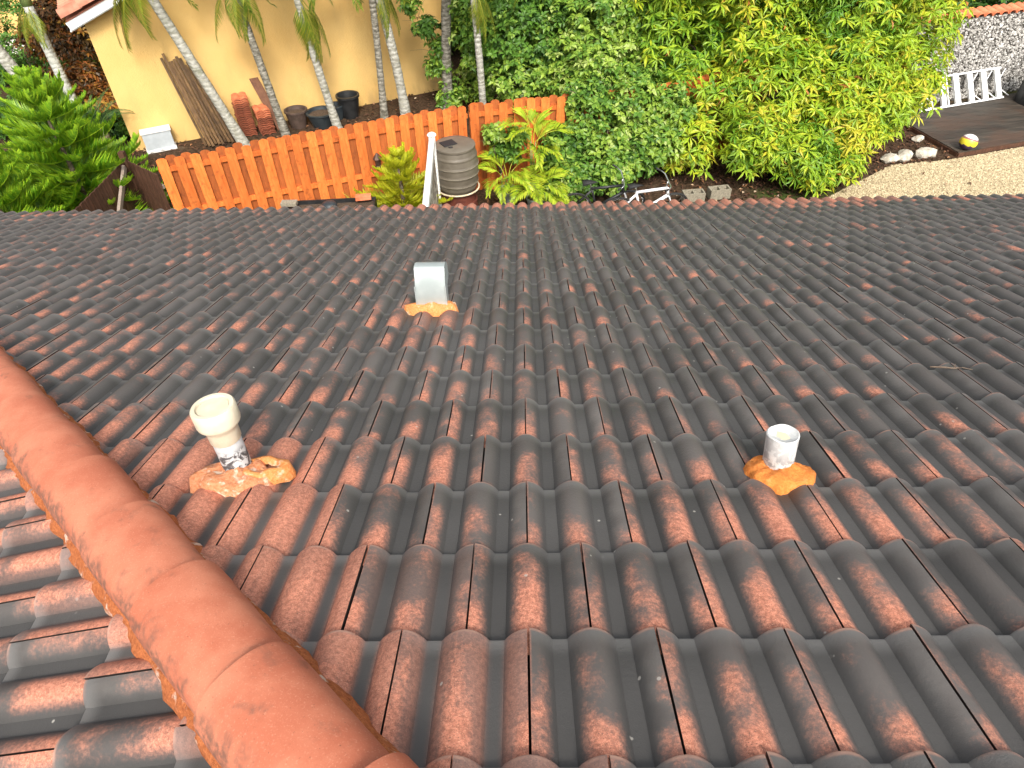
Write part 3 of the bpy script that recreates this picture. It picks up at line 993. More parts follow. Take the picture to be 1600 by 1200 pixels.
m_ = MB(); m_.box((-.88, .66, .8), (.1, .1, 1.6)); m_.build('post', M['brown_wood'], root)
m_ = MB(); m_.bar((-.85, .52, 1.38), (-.75, -.35, .95), .05, .09); m_.build('brace', M['greywood'], root)

# white vinyl panel seen along its top
root = empty('vinyl_panel', (-1.62, 12.2, 0)); tag(root, 'white vinyl fence panel with mouldy face, standing end-on beside the rain barrel', 'fence panel')
vd = Vector((.14, -2.9, 0)).normalized()
m_ = MB(); m_.box((0, 0, .82), (.115, .115, 1.64)); m_.build('post', M['vinyl'], root, bevel=.012)
m_ = MB(); m_.lathe([(.085, 0), (.085, .015), (.07, .035), (.03, .055), (.004, .06)], 16, (0, 0, 1.642)); m_.build('post_cap', M['vinyl'], root, True)
m_ = MB(); m_.bar(vd * .06 + Vector((0, 0, 1.55)), vd * 2.9 + Vector((0, 0, 1.55)), .10, .14); m_.build('top_rail', M['vinyl'], root, bevel=.01)
m_ = MB(); m_.bar(vd * .06 + Vector((0, 0, .82)), vd * 2.9 + Vector((0, 0, .82)), .04, 1.32); m_.build('panel', M['vinyl_stain'], root)
m_ = MB(); m_.bar(vd * .06 + Vector((0, 0, .12)), vd * 2.9 + Vector((0, 0, .12)), .08, .1); m_.build('bottom_rail', M['vinyl'], root)

# ------------------------------------------------------------------ rain barrel
rb = empty('rain_barrel', (-1.24, 12.45, .06), (0, 0, R(12))); tag(rb, 'taupe plastic rain barrel with black screen in its lid', 'rain barrel')
m_ = MB(); m_.lathe([(.37, -.06), (.37, .2), (.34, .21), (.34, .42)], 20); m_.build('stand', M['redbase'], rb)
prof = [(.27, .43), (.345, .44), (.36, .47)]
for i in range(40):
    z = .49 + .76 * i / 39
    r = .372 + .042 * math.sin(math.pi * (z - .49) / .76)
    for zz in (.6, .78, .95, 1.12):
        if abs(z - zz) < .02: r += .013
    prof.append((r, z))
prof += [(.38, 1.255), (.388, 1.27), (.383, 1.30), (.34, 1.318), (.2, 1.322), (.001, 1.324)]
m_ = MB(); m_.lathe(prof, 40); smooth_by_angle(m_.build('body', M['barrel'], rb), 50)
m_ = MB()
for z in (.6, .78, .95): m_.torus((0, 0, z), .372 + .042 * math.sin(math.pi * (z - .49) / .76) + .014, .005, (0, 0, 1), 36, 5)
m_.build('band', simple('pale_band', (.2, .175, .13), (.25, .22, .165), 8, .5), rb, True)
m_ = MB(); m_.torus((0, 0, .45), .41, .018, (0, 0, 1), 36, 6); m_.build('saucer_rim', M['kerb'], rb, True)
m_ = MB(); m_.box((-.12, .0, 1.333), (.27, .23, .014), R(20)); m_.build('screen', M['mesh'], rb, bevel=.004)
m_ = MB(); m_.torus((-.1, -.19, 1.335), .035, .009, (0, .3, 1), 14, 5); m_.build('handle', M['black'], rb, True)

# ------------------------------------------------------------------ frond based plants
def frond_geo(L, nleaf, ll, lw, droop=.6, rise=.3, va=.5, ldroop=.4, fwd_a=.9, r0=.012, taper=.35, tint=(.3, .7), nseg=12, start=.12, jit=.12, base_tint=None, tip=True):
    """one feather leaf along +X, arching in Z; returns verts, faces, tints"""
    V = []; Fc = []; T = []
    pts = []
    ang = rise; p = np.zeros(3); st = L / nseg
    for i in range(nseg + 1):
        pts.append(p.copy())
        p = p + np.array([math.cos(ang), 0, math.sin(ang)]) * st
        ang -= droop / nseg * (1 + i / nseg)
    pts = np.array(pts)
    b = MB(); b.tube(pts.tolist(), [max(.0015, r0 * (1 - .85 * i / nseg)) for i in range(nseg + 1)], 5)
    V += b.v; Fc += b.f; T += [tint[1]] * len(b.v)
    for i in range(nleaf):
        t = start + (1 - start) * (i + .5) / nleaf
        f = t * nseg; k = min(int(f), nseg - 1); q = f - k
        c = pts[k] * (1 - q) + pts[k + 1] * q
        d = pts[k + 1] - pts[k]; d /= np.linalg.norm(d)
        side = np.array([0, 1, 0]); upn = np.cross(d, side); upn = upn if upn[2] > 0 else -upn
        pl = math.sin(math.pi * min(1, .12 + .88 * (t - start) / (1 - start)) ** taper) if taper else 1
        pl = max(.25, pl)
        for s in (-1, 1):
            a = fwd_a * (1 + random.uniform(-jit, jit)); v = va * (1 + random.uniform(-jit, jit))
            dr = side * s * math.sin(a) * math.cos(v) + d * math.cos(a) + upn * math.sin(v) * math.sin(a)
            dr /= np.linalg.norm(dr)
            l = ll * pl * random.uniform(.85, 1.1)
            w = lw * random.uniform(.8, 1.15)
            wd = np.cross(dr, upn); wd /= (np.linalg.norm(wd) + 1e-9)
            mid = c + dr * l * .5
            end = c + dr * l * (1 - .25 * ldroop); end[2] -= ldroop * l * .6
            n0 = len(V)
            V += [tuple(c), tuple(mid + wd * w / 2), tuple(end), tuple(mid - wd * w / 2)]
            Fc += [(n0, n0 + 1, n0 + 2, n0 + 3)]
            tn = random.uniform(*tint)
            T += [tn - .1, tn, tn + .12, tn]
    return V, Fc, [min(1, max(0, x)) for x in T]
def frond_mesh(name, mat, **kw):
    v, f, t = frond_geo(**kw)
    return mkmesh(name, v, f, mat, False, None, {'tint': t})
def orient(az, el, roll=0):
    return (Matrix.Rotation(az, 4, 'Z') @ Matrix.Rotation(-el, 4, 'Y') @ Matrix.Rotation(roll, 4, 'X'))
def put(name, me, parent, loc, az, el, roll=0, sc=1):
    o = link(name, me, parent)
    o.matrix_basis = Matrix.Translation(loc) @ orient(az, el, roll) @ Matrix.Scale(sc, 4)
    return o

palm_fronds = [frond_mesh('frond', M['leaf_palm'], L=1.7, nleaf=46, ll=.52, lw=.032, droop=1.5 + .2 * i, rise=.2, va=.25, ldroop=.75, fwd_a=.9, r0=.016, tint=(.15, .75)) for i in range(4)]
hang = [frond_mesh('frond', M['leaf_palm'], L=1.35, nleaf=64, ll=.55, lw=.016, droop=.45 + .2 * i, rise=.0, va=.1, ldroop=.6, fwd_a=.6, r0=.014, tint=(.3, .95), start=.2) for i in range(2)]
def palm(base, top, r, crown_z, label, mat='palmbark', nf=11, fs=1.0, low=()):
    b = Vector(base); t = Vector(top)
    d = (t - b) / (t.z - b.z)
    root = empty('palm_tree', (b.x - d.x * b.z, b.y - d.y * b.z, 0)); tag(root, label, 'palm', 'palms around the neighbouring house')
    o0 = Vector((b.x - d.x * b.z, b.y - d.y * b.z, 0))
    pts = []; rad = []
    n = 26
    cx = random.uniform(-.05, .05)
    for i in range(n + 1):
        z = crown_z * i / n
        p = d * z; p.x += cx * math.sin(math.pi * i / n)
        pts.append(p); rad.append(r * (1.25 - .3 * min(1, i / 6) - .12 * i / n) * (1 + .03 * math.sin(i * 2.1)))
    m_ = MB(); m_.tube(pts, rad, 12, wob=.02); m_.build('trunk', M[mat], root, True)
    tp = pts[-1]
    m_ = MB(); m_.tube([tp, tp + Vector((0, 0, .35)), tp + Vector((0, 0, .75))], [r * .9, r * .95, r * .4], 12); m_.build('crownshaft', M['crownshaft'], root, True)
    for i in range(nf):
        az = 2 * math.pi * i / nf + random.uniform(-.25, .25)
        put('frond', palm_fronds[i % 4], root, tp + Vector((0, 0, .6)), az, random.uniform(-.1, .9), random.uniform(-.3, .3), fs * random.uniform(.85, 1.1))
    for az, el, sc in low:
        put('frond', hang[int(az * 10) % 2], root, tp + Vector((0, 0, .1)), az, el, 0, sc)
    return root
M['crownshaft'] = simple('crownshaft', (.16, .24, .07), (.26, .34, .12), 4, .5)
palm((-10.78, 15.5, 1.5), (-11.05, 15.5, 2.27), .15, 4.2, 'stout grey palm trunk at the left edge behind the green conifer')
palm((-10.62, 16.5, 1.33), (-10.66, 16.5, 2.73), .125, 2.85, 'smooth pale palm rising from the red croton left of the house corner', 'palmbark_pale', low=((R(-60), -.9, .7), (R(-120), -.9, .7), (R(-95), -1.1, .6), (R(-150), -.8, .7)), fs=.6)
palm((-6.45, 15.4, .3), (-7.38, 15.4, 3.17), .115, 3.7, 'leaning palm in front of the stacked lumber, leftmost along the orange fence', low=((R(-160), -.7, 1.2), (R(-175), -.9, 1.25), (R(-140), -.9, 1.1), (R(-110), -1.1, 1.)))
palm((-5.49, 15.7, .3), (-5.79, 15.7, 3.06), .095, 3.35, 'slim mottled palm right of the leaning dark plank', 'palmbark_dark', low=((R(-20), -.8, .95), (R(-60), -1.2, .85), (R(-100), -1.0, .8), (R(-150), -.8, .9)))
palm((-4.39, 16.2, .3), (-4.69, 16.2, 2.91), .10, 2.95, 'pale palm between the two dark pots with low hanging fronds', low=((R(-15), -1.1, 1.05), (R(-45), -1.2, 1.0), (R(5), -.95, 1.0), (R(-80), -1.3, .8), (R(-30), -1.0, 1.0)), fs=.8)
palm((-3.3, 16.6, .3), (-3.21, 16.6, 2.78), .085, 4.4, 'thin dark-sided palm, left trunk of the close pair', 'palmbark_dark')
palm((-2.83, 16.81, .3), (-3.08, 16.81, 2.72), .12, 3.0, 'thicker pale palm, right trunk of the close pair', low=((R(-5), -.95, .85), (R(-40), -1.15, .85), (R(15), -.9, .8)))
palm((-1.8, 17.24, .3), (-1.6, 17.24, 2.58), .125, 4.6, 'stout upright palm at the right end of the yellow wall', 'palmbark_dark')
palm((-.86, 15.6, .86), (-.93, 15.6, 2.98), .085, 3.2, 'slender palm standing against the dark green shrubs', low=((R(0), -.9, .8), (R(-25), -1.1, .85), (R(-50), -1.2, .7)))
palm((2.2, 20.2, .3), (2.33, 20.2, 2.1), .12, 4.6, 'pale palm half hidden inside the dark green shrubs')
palm((11.0, 20.4, .3), (11.05, 20.4, 1.7), .14, 4.4, 'palm trunk behind the stone wall, nearer the big tree')
palm((12.9, 20.6, .3), (12.95, 20.6, 1.7), .15, 4.4, 'palm trunk behind the stone wall at the right edge')

# potted palms (areca) by the barrel
areca = [frond_mesh('frond', M['leaf_areca'], L=.85, nleaf=22, ll=.46, lw=.036, droop=1.1 + .25 * i, rise=.3, va=.35, ldroop=.5, fwd_a=.75, r0=.007, taper=.3, tint=(.35, .9), start=.3) for i in range(3)]
def pot_palm(loc, label, nf, sc, zc, pot=True, potmat='greypot', mat_fr=areca, seed=0, els=(.25, 1.2)):
    root = empty('potted_palm', loc); tag(root, label, 'potted palm', 'potted palms before the fence')
    m_ = MB(); m_.lathe([(.13, 0), (.19, .3), (.205, .31), (.205, .345), (.185, .345), (.175, .3), (.001, .29)], 22); smooth_by_angle(m_.build('pot', M[potmat], root), 35)
    m_ = MB(); m_.lathe([(.176, .301), (.08, .315), (.001, .31)], 16); m_.build('soil', M['soil'], root, True)
    rs = random.Random(seed)
    for i in range(nf):
        az = 2 * math.pi * i / nf * 1.0 + rs.uniform(-.3, .3)
        h0 = .3 + zc * rs.uniform(.4, 1)
        b = Vector((rs.uniform(-.05, .05), rs.uniform(-.05, .05), .3)); t = Vector((math.cos(az) * .06, math.sin(az) * .06, h0))
        m_ = MB(); m_.tube([b, (b + t) / 2, t], [.011, .009, .007], 6); st_ = m_.build('cane', M['crownshaft'], root, True)
        put('frond', mat_fr[i % 3], root, t, az, rs.uniform(*els), rs.uniform(-.3, .3), sc * rs.uniform(.85, 1.15))
    return root
pot_palm((-.28, 12.62, 0), 'yellow-green palm in a grey pot right of the rain barrel', 11, 1.0, .35, seed=4, els=(.3, 1.0))
pot_palm((.28, 12.3, 0), 'bright yellow-green palm whose drooping leaves touch the eave', 11, 1.0, .25, seed=5, els=(.2, .9))
pot_palm((.22, 13.05, 0), 'taller palm arching against the orange fence beside the shrubs', 10, 1.1, .9, seed=6, els=(.4, 1.2))

# Norfolk-type conifers: whorls of feathery branches
def conifer(loc, hgt, rad, mat, label, whorls, per, seed, ll=.2, lw=.03, tint=(.15, .75), dens=40):
    random.seed(seed)
    root = empty('conifer_tree', loc); tag(root, label, 'conifer')
    m_ = MB(); m_.tube([(0, 0, 0), (.02, 0, hgt * .5), (0, .01, hgt)], [.06, .04, .008], 8); m_.build('trunk', M['bark'], root, True)
    kinds = [[frond_mesh('branch', mat, L=1.0, nleaf=dens, ll=ll * k, lw=lw * k, droop=-.55 + .25 * j, rise=.0, va=.75, ldroop=-.28, fwd_a=.75, r0=.012, taper=.55, tint=tint, start=.1, jit=.25) for j in range(2)] for k in (1.0, 1.35)]
    for w in range(whorls):
        t = w / (whorls - 1)
        z = hgt * (.12 + .86 * t)
        L = rad * (1 - t) ** .75 + .22
        for i in range(per):
            az = 2 * math.pi * (i + .37 * w) / per + random.uniform(-.2, .2)
            el = -.12 + .7 * t ** 1.6 + random.uniform(-.12, .12)
            put('branch', kinds[1 if L < .7 else 0][random.randrange(2)], root, (0, 0, z), az, el, random.uniform(-.25, .25), L * random.uniform(.85, 1.1))
    return root
conifer((-8.15, 11.75, 0), 3.0, 1.5, M['leaf_pine'], 'bushy bright green conifer with feathery tiers at the left edge', 12, 10, 31, .3, .05, (.35, .95), 46)
conifer((-9.9, 11.2, 0), 2.9, 1.6, M['leaf_pine'], 'second green conifer cut off by the left edge of the photo', 11, 10, 32, .3, .05, (.35, .95), 46)
conifer((-8.6, 10.2, 0), 2.2, 1.4, M['leaf_pine'], 'lower green conifer just behind the eave at far left', 9, 10, 34, .3, .05, (.35, .95), 46)
conifer((-2.25, 11.85, 0), 1.42, .85, M['leaf_pine_yellow'], 'small yellow-green conifer in front of the orange fence beside the white panel', 7, 9, 33, .28, .075, (.25, .85), 20)
random.seed(99)

# cycad and croton by the house corner
cyc = [frond_mesh('frond', M['leaf_cycad'], L=1.0, nleaf=34, ll=.17, lw=.018, droop=.9 + .3 * i, rise=.4, va=.4, ldroop=.1, fwd_a=.95, r0=.01, taper=.4, tint=(.1, .9)) for i in range(2)]
def cycad(loc, n, sc, label, h0=.5):
    root = empty('cycad', loc); tag(root, label, 'cycad')
    m_ = MB(); m_.lathe([(.14, 0), (.17, h0 * .5), (.13, h0), (.02, h0 + .08)], 12); m_.build('trunk', M['bark'], root, True)
    for i in range(n):
        put('frond', cyc[i % 2], root, (0, 0, h0), 2 * math.pi * i / n * 1.618 * 3, random.uniform(.1, 1.15), random.uniform(-.3, .3), sc * random.uniform(.8, 1.15))
cycad((-9.35, 15.0, 0), 22, 1.0, 'dark green cycad at the corner of the yellow wall', .7)

# ------------------------------------------------------------------ leafy crowns
def leaves(P, D, Nn, L, Wd, tint, fold=.12, curl=.15):
    """arrays of leaves -> verts, faces, tint (4 triangles each)"""
    n = len(P)
    S = np.cross(D, Nn); S /= np.linalg.norm(S, axis=1)[:, None] + 1e-9
    U = np.cross(S, D)
    L = L[:, None]; Wd = Wd[:, None]
    b = P; mid = P + D * L * .5
    Lf = mid + S * Wd * .5 + U * Wd * fold * 2; Rt = mid - S * Wd * .5 + U * Wd * fold * 2
    tip = P + D * L * .97 - U * L * curl
    V = np.stack([b, Lf, mid, Rt, tip], 1).reshape(-1, 3)
    k = (np.arange(n) * 5)[:, None]
    Fc = np.concatenate([k + np.array([0, 2, 1]), k + np.array([0, 3, 2]), k + np.array([1, 2, 4]), k + np.array([2, 3, 4])], 0)
    T = np.repeat(tint, 5)
    return V, Fc, np.clip(T, 0, 1)
def unit(a): return a / (np.linalg.norm(a, axis=-1, keepdims=True) + 1e-9)
def crown_mesh(lumps, per_m2, k, ll, lw, tint0, tvar, mat, droop=.35, spread=1.0, shell=.62, yellow=None, seed=1, squash=.85, name='crown'):
    r = np.random.default_rng(seed)
    VV = []; FF = []; TT = []; off = 0
    for (cx, cy, cz, rad) in lumps:
        n = max(6, int(per_m2 * 4 * math.pi * rad * rad))
        d = unit(r.normal(size=(n, 3)))
        rr = rad * (shell + (1.08 - shell) * r.random(n) ** .7)
        # uneven outline
        rr *= 1 + .16 * np.sin(d[:, 0] * 5 + cx * 3) * np.sin(d[:, 1] * 6 + cy) + .1 * np.sin(d[:, 2] * 9 + cz)
        c = np.array([cx, cy, cz]) + d * rr[:, None] * np.array([1, 1, squash])
        keep = c[:, 2] > .08
        c = c[keep]; d = d[keep]; n = len(c)
        ax = unit(d * .55 + np.array([0, 0, .75]) + r.normal(size=(n, 3)) * .25)     # twig axis
        ref = unit(np.cross(ax, r.normal(size=(n, 3)))); ref2 = np.cross(ax, ref)
        lt = r.normal(size=n) * tvar * .6 + r.normal() * tvar * .5
        for j in range(k):
            a = 2 * math.pi * j / k + r.normal(size=n) * .25
            out = ref * np.cos(a)[:, None] + ref2 * np.sin(a)[:, None]
            el = r.uniform(-.15, .55, n) * spread
            D = unit(out * np.cos(el)[:, None] + ax * np.sin(el)[:, None] + np.array([0, 0, -1]) * droop * r.uniform(.3, 1.2, n)[:, None])
            L = ll * r.uniform(.65, 1.2, n); Wd = lw * r.uniform(.75, 1.2, n)
            t = tint0 + lt + r.normal(size=n) * tvar * .5
            if yellow is not None: t = t + yellow(c)
            rare = r.random(n) < .006
            t = np.where(rare, 1.0, np.clip(t, 0, .97))
            v, f, tt = leaves(c + D * .01, D, unit(ax + r.normal(size=(n, 3)) * .3), L, Wd, t)
            VV.append(v); FF.append(f + off); TT.append(tt); off += len(v)
    return mkmesh(name, np.vstack(VV), np.vstack(FF), mat, False, None, {'tint': np.concatenate(TT)})
def limbs(root, base, targets, r0, mat='bark', seed=0, name='limb'):
    rs = random.Random(seed)
    base = Vector(base)
    fork = base + Vector((0, 0, .5))
    m_ = MB(); m_.tube([base, base + Vector((.02, .03, .25)), fork], [r0 * 1.3, r0 * 1.05, r0], 9, wob=.05); m_.build('trunk', M[mat], root, True)
    for t in targets:
        t = Vector(t); mid = (fork + t) / 2 + Vector((rs.uniform(-.2, .2), rs.uniform(-.2, .2), rs.uniform(-.1, .3)))
        m_ = MB(); m_.tube([fork - Vector((0, 0, .05)), fork.lerp(mid, .5), mid, mid.lerp(t, .6), t], [r0 * .6, r0 * .5, r0 * .36, r0 * .22, r0 * .08], 7, wob=.04)
        for q in range(4):
            a = mid.lerp(t, rs.uniform(0, .9)); e = a + Vector((rs.uniform(-.6, .6), rs.uniform(-.6, .6), rs.uniform(-.1, .5)))
            m_.tube([a, a.lerp(e, .5) + Vector((0, 0, .05)), e], [r0 * .16, r0 * .1, r0 * .04], 5)
        m_.build(name, M[mat], root, True)

def leafy(name, label, cat, base, lumps, trunk_r=.07, group=None, part='crown', **kw):
    root = empty(name, base); tag(root, label, cat, group)
    B = Vector(base)
    limbs(root, (0, 0, 0), [(l[0] - B.x, l[1] - B.y, max(.6, l[2] - B.z)) for l in lumps], trunk_r, seed=kw.get('seed', 1))
    me = crown_mesh([(l[0] - B.x, l[1] - B.y, l[2] - B.z, l[3]) for l in lumps], **kw)
    o = link(part, me, root); tag(o, kind='stuff')
    return root

# big yellow-green tree
TL = [(3.32, 15.5, 2.3, 1.0), (4.87, 15.5, 2.45, 1.15), (6.54, 15.5, 2.5, 1.2), (8.15, 15.8, 2.4, .95), (3.75, 14.8, 1.2, .95), (5.08, 14.5, 1.55, 1.1),
      (6.61, 14.5, 1.6, 1.1), (7.95, 15.0, 1.5, .8), (3.35, 13.7, .78, .62), (4.75, 13.35, .95, .66), (5.45, 12.95, .85, .55), (6.45, 13.55, 1.0, .66),
      (7.35, 14.15, 1.15, .55), (6.35, 13.0, .55, .36), (5.85, 12.75, .5, .35), (3.7, 15.5, 3.6, 1.1), (5.43, 15.5, 3.7, 1.2), (7.4, 15.8, 3.45, 1.1)]
def yel(c):   # yellower growth low at the front
    return np.clip((12.9 - c[:, 1] + 14.5) * .0, 0, 1)
def yel(c):
    B = np.array([5.6, 14.6]); x = c[:, 0] + B[0]; y = c[:, 1] + B[1]
    return .2 * np.exp(-(((x - 5.3) / .9) ** 2 + ((y - 12.9) / .9) ** 2)) + .10 * np.clip((x - 6) / 2.5, 0, 1) - .05
leafy('broadleaf_tree', 'large yellow-green tree with whorled long leaves filling the right of the yard', 'tree', (5.6, 14.6, 0), TL, .11,
      per_m2=36, k=9, ll=.24, lw=.052, tint0=.74, tvar=.2, mat=M['leaf_tree'], droop=.4, seed=3, yellow=yel, shell=.6)
# dark shrubs: behind the fence and in front of it
leafy('shrub', 'tall dark green shrub mass behind the orange fence right of the palms', 'shrub', (.9, 16.6, 0),
      [(-.6, 17.6, 1.9, 1.0), (.4, 16.8, 2.0, 1.15), (1.65, 16.4, 2.15, 1.12), (2.43, 16.2, 2.3, .9), (.24, 16.2, 1.3, .85), (1.57, 15.3, 1.5, .95), (2.3, 15.1, 1.35, .75), (1.2, 17.4, 3.2, 1.2), (-.5, 18.0, 3.0, 1.0), (-.9, 17.9, .7, .6)],
      .08, per_m2=64, k=6, ll=.145, lw=.088, tint0=.62, tvar=.22, mat=M['leaf_hedge'], droop=.25, seed=5, shell=.66)
leafy('shrub', 'variegated green shrub in front of the fence above the bicycles', 'shrub', (1.6, 13.2, 0),
      [(1.49, 13.7, 1.2, .75), (.9, 13.3, .85, .5), (1.7, 12.95, .7, .55), (2.29, 13.8, 1.1, .58), (.85, 12.65, .45, .4), (2.2, 13.2, .75, .45), (1.2, 12.7, .5, .42), (2.9, 13.9, 1.35, .6), (2.2, 13.8, 1.6, .45), (1.3, 13.7, 1.75, .4), (2.75, 13.3, .9, .42)],
      .05, per_m2=78, k=6, ll=.135, lw=.088, tint0=.62, tvar=.24, mat=M['leaf_hedge'], droop=.25, seed=6, shell=.6)
leafy('vine_plant', 'leafy climbing plant against the orange fence right of the rain barrel', 'climber', (-.42, 13.0, 0),
      [(-.5, 12.98, 1.35, .22), (-.38, 12.98, 1.05, .2), (-.12, 13.0, 1.25, .2), (-.2, 13.0, .9, .18)],
      .02, per_m2=110, k=5, ll=.13, lw=.09, tint0=.62, tvar=.2, mat=M['leaf_hedge'], droop=.4, seed=7, shell=.3)
leafy('shrub', 'sprawling thin-branched shrub reaching over the yellow wall beside the stout palm', 'shrub', (-1.6, 17.6, 0),
      [(-2.15, 17.3, 2.0, .3), (-2.0, 17.4, 1.1, .3), (-2.5, 17.4, 2.45, .22), (-1.9, 17.4, 1.6, .25), (-1.7, 17.3, .5, .35)],
      .03, per_m2=60, k=6, ll=.14, lw=.08, tint0=.45, tvar=.2, mat=M['leaf_hedge'], droop=.3, seed=8, shell=.2)
leafy('croton_shrub', 'red and bronze croton shrub at the far left by the house corner', 'shrub', (-11.3, 18.2, 0),
      [(-11.2, 18.4, 1.9, .75), (-11.9, 18.6, 1.6, .6), (-10.5, 18.2, 1.7, .45), (-10.9, 17.6, .8, .6), (-11.2, 18.6, 2.6, .35), (-10.2, 17.2, .5, .5), (-9.9, 16.6, .5, .4), (-11.8, 17.6, .6, .6)],
      .05, per_m2=75, k=6, ll=.17, lw=.07, tint0=.5, tvar=.3, mat=M['leaf_croton'], droop=.2, seed=9, shell=.45)
leafy('round_shrub', 'dome-shaped clipped green shrub before the far pale wall at left', 'shrub', (-14.2, 20.8, 0),
      [(-14.0, 20.6, .9, 1.25), (-12.6, 20.9, .7, .9), (-15.4, 20.2, .6, .9)],
      .06, per_m2=80, k=5, ll=.12, lw=.06, tint0=.3, tvar=.18, mat=M['leaf_hedge'], droop=.1, seed=10, shell=.85)
leafy('shrub', 'low dark shrub on the ground left of the cycad behind the conifer', 'shrub', (-10.6, 15.8, 0),
      [(-10.2, 15.8, .35, .5), (-11.3, 16.4, .4, .6), (-12.4, 16.6, .4, .6), (-9.6, 16.2, .3, .4), (-10.4, 14.6, .35, .5), (-9.2, 13.8, .4, .5)],
      .03, per_m2=60, k=6, ll=.14, lw=.07, tint0=.2, tvar=.2, mat=M['leaf_hedge'], droop=.2, seed=12, shell=.4)
leafy('shrub', 'dark shrub behind the stone wall at top right', 'shrub', (12, 20, 0),
      [(10.2, 19.8, .9, 1.1), (12.2, 20.2, .9, 1.1), (14.2, 20.6, .9, 1.1), (11.4, 22.0, 1.2, 1.4), (14, 22.4, 1.2, 1.4)],
      .06, per_m2=30, k=6, ll=.2, lw=.1, tint0=.2, tvar=.2, mat=M['leaf_hedge'], droop=.2, seed=13, shell=.6)
leafy('shrub', 'distant green hedge far behind the palms at top centre', 'shrub', (1, 23, 0),
      [(-1.5, 22.5, 1.2, 1.5), (1, 23, 1.3, 1.7), (3.5, 22.5, 1.2, 1.6), (6, 21.5, 1.2, 1.6), (8.5, 21, 1.2, 1.6)],
      .07, per_m2=26, k=6, ll=.2, lw=.11, tint0=.35, tvar=.2, mat=M['leaf_hedge'], droop=.2, seed=14, shell=.7)

# grass tufts before the fence
def tuft(loc, n, ln, label, seed):
    rs = random.Random(seed); V = []; Fc = []; T = []
    for i in range(n):
        az = rs.uniform(0, 6.28); ln_ = ln * rs.uniform(.6, 1.1); bend = rs.uniform(.3, 1.1)
        c = Vector((rs.gauss(0, .05), rs.gauss(0, .05), 0)); dx = Vector((math.cos(az), math.sin(az), 0)); sx = Vector((-dx.y, dx.x, 0))
        b0 = len(V); tn = rs.random()
        for j in range(5):
            t = j / 4; p = c + dx * (ln_ * bend * t * t * .9) + Vector((0, 0, ln_ * (t - .35 * bend * t * t)))
            w = .016 * (1 - t * .9)
            V += [p + sx * w, p - sx * w]; T += [tn, tn]
        for j in range(4): Fc.append((b0 + 2 * j, b0 + 2 * j + 2, b0 + 2 * j + 3, b0 + 2 * j + 1))
    o = link('grass_clump', mkmesh('grass_clump', V, Fc, M['leaf_grass'], False, None, {'tint': T}), None, loc)
    tag(o, label, 'grass clump', 'grass clumps before the fence')
tuft((-3.0, 11.75, .25), 90, .62, 'yellow-green grass clump left of the small conifer before the fence', 1)
tuft((-2.75, 11.45, .2), 70, .55, 'yellow-green grass clump nearest the small conifer, by the black trough', 2)
tuft((-4.6, 11.35, .1), 50, .45, 'small green weed clump at the foot of the orange fence', 3)
tuft((-6.4, 10.6, .3), 60, .6, 'green strappy clump in front of the dark board fence', 4)

# ------------------------------------------------------------------ black trough with bricks near the eave
root = empty('planter_trough', (-3.45, 11.2, 0), (0, 0, R(4))); tag(root, 'long black planter trough just beyond the eave below the orange fence', 'planter')
m_ = MB()
for c, s in (((0, -.2, .42), (1.6, .03, .84)), ((0, .2, .42), (1.6, .03, .84)), ((-.8, 0, .42), (.03, .43, .84)), ((.8, 0, .42), (.03, .43, .84)), ((0, 0, .05), (1.57, .37, .03))): m_.box(c, s)
m_.build('box', M['black'], root)
m_ = MB(); m_.box((0, 0, .74), (1.56, .36, .06)); m_.build('soil', M['soil'], root)
b = MB(); b.box((0, 0, .04), (.28, .12, .08)); o = b.build('brick', M['terra'], None, False, (-2.86, 11.38, .842), (0, 0, R(10)), bevel=.004); tag(o, 'reddish brick on the right end of the black trough', 'brick', 'bricks on the trough')
b = MB(); b.box((0, 0, .04), (.28, .14, .07)); o = b.build('brick', M['block'], None, False, (-4.16, 11.2, .842), (0, 0, R(0)), bevel=.004); tag(o, 'pale flat brick on the left end of the black trough', 'brick', 'bricks on the trough')
b = MB(); b.lathe([(.12, 0), (.14, .05), (.12, .1), (.05, .12), (.002, .122)], 14); o = b.build('black_lid', M['darkpot'], None, True, (-3.45, 11.2, .772)); tag(o, 'round black lid lying in the middle of the trough', 'lid')

# lantern on the fence
ln = empty('lantern', (-2.72, 12.42, .95), (0, 0, R(22))); tag(ln, 'small bronze lantern hanging on the orange fence above the conifer', 'lantern')
m_ = MB(); m_.lathe([(.012, .28), (.03, .26), (.085, .18), (.09, .17), (.06, .165)], 8); m_.build('roof', M['lantern'], ln)
m_ = MB(); m_.lathe([(.05, .165), (.055, .04), (.065, .03), (.065, .0)], 8); m_.build('body', M['lantern'], ln)
m_ = MB(); m_.torus((0, 0, .11), .045, .012, (0, 1, 0), 14, 5); m_.bar((0, .05, .24), (0, .12, .24), .02); m_.build('bracket', M['lantern'], ln)

# ------------------------------------------------------------------ neighbouring house
NC0 = Vector((-8.99, 15.46, 0)); wdir = Vector((.893, .449, 0)).normalized(); ndir = Vector((wdir.y, -wdir.x, 0))   # ndir faces us
nh = empty('neighbour_house', NC0); tag(nh, 'yellow stucco neighbouring house with plain gable wall behind the palms', 'house')
WL, WH, WD, RS = 8.0, 2.88, 9.0, .36
def wp(l, dpt, z): return wdir * l - ndir * dpt + Vector((0, 0, z))
apex = WL / 2
V = [wp(0, 0, 0), wp(WL, 0, 0), wp(WL, 0, WH), wp(apex, 0, WH + RS * apex), wp(0, 0, WH), wp(0, WD, 0), wp(WL, WD, 0), wp(WL, WD, WH), wp(apex, WD, WH + RS * apex), wp(0, WD, WH)]
Fc = [(0, 1, 2, 3, 4), (5, 9, 8, 7, 6), (0, 4, 9, 5), (1, 6, 7, 2)]
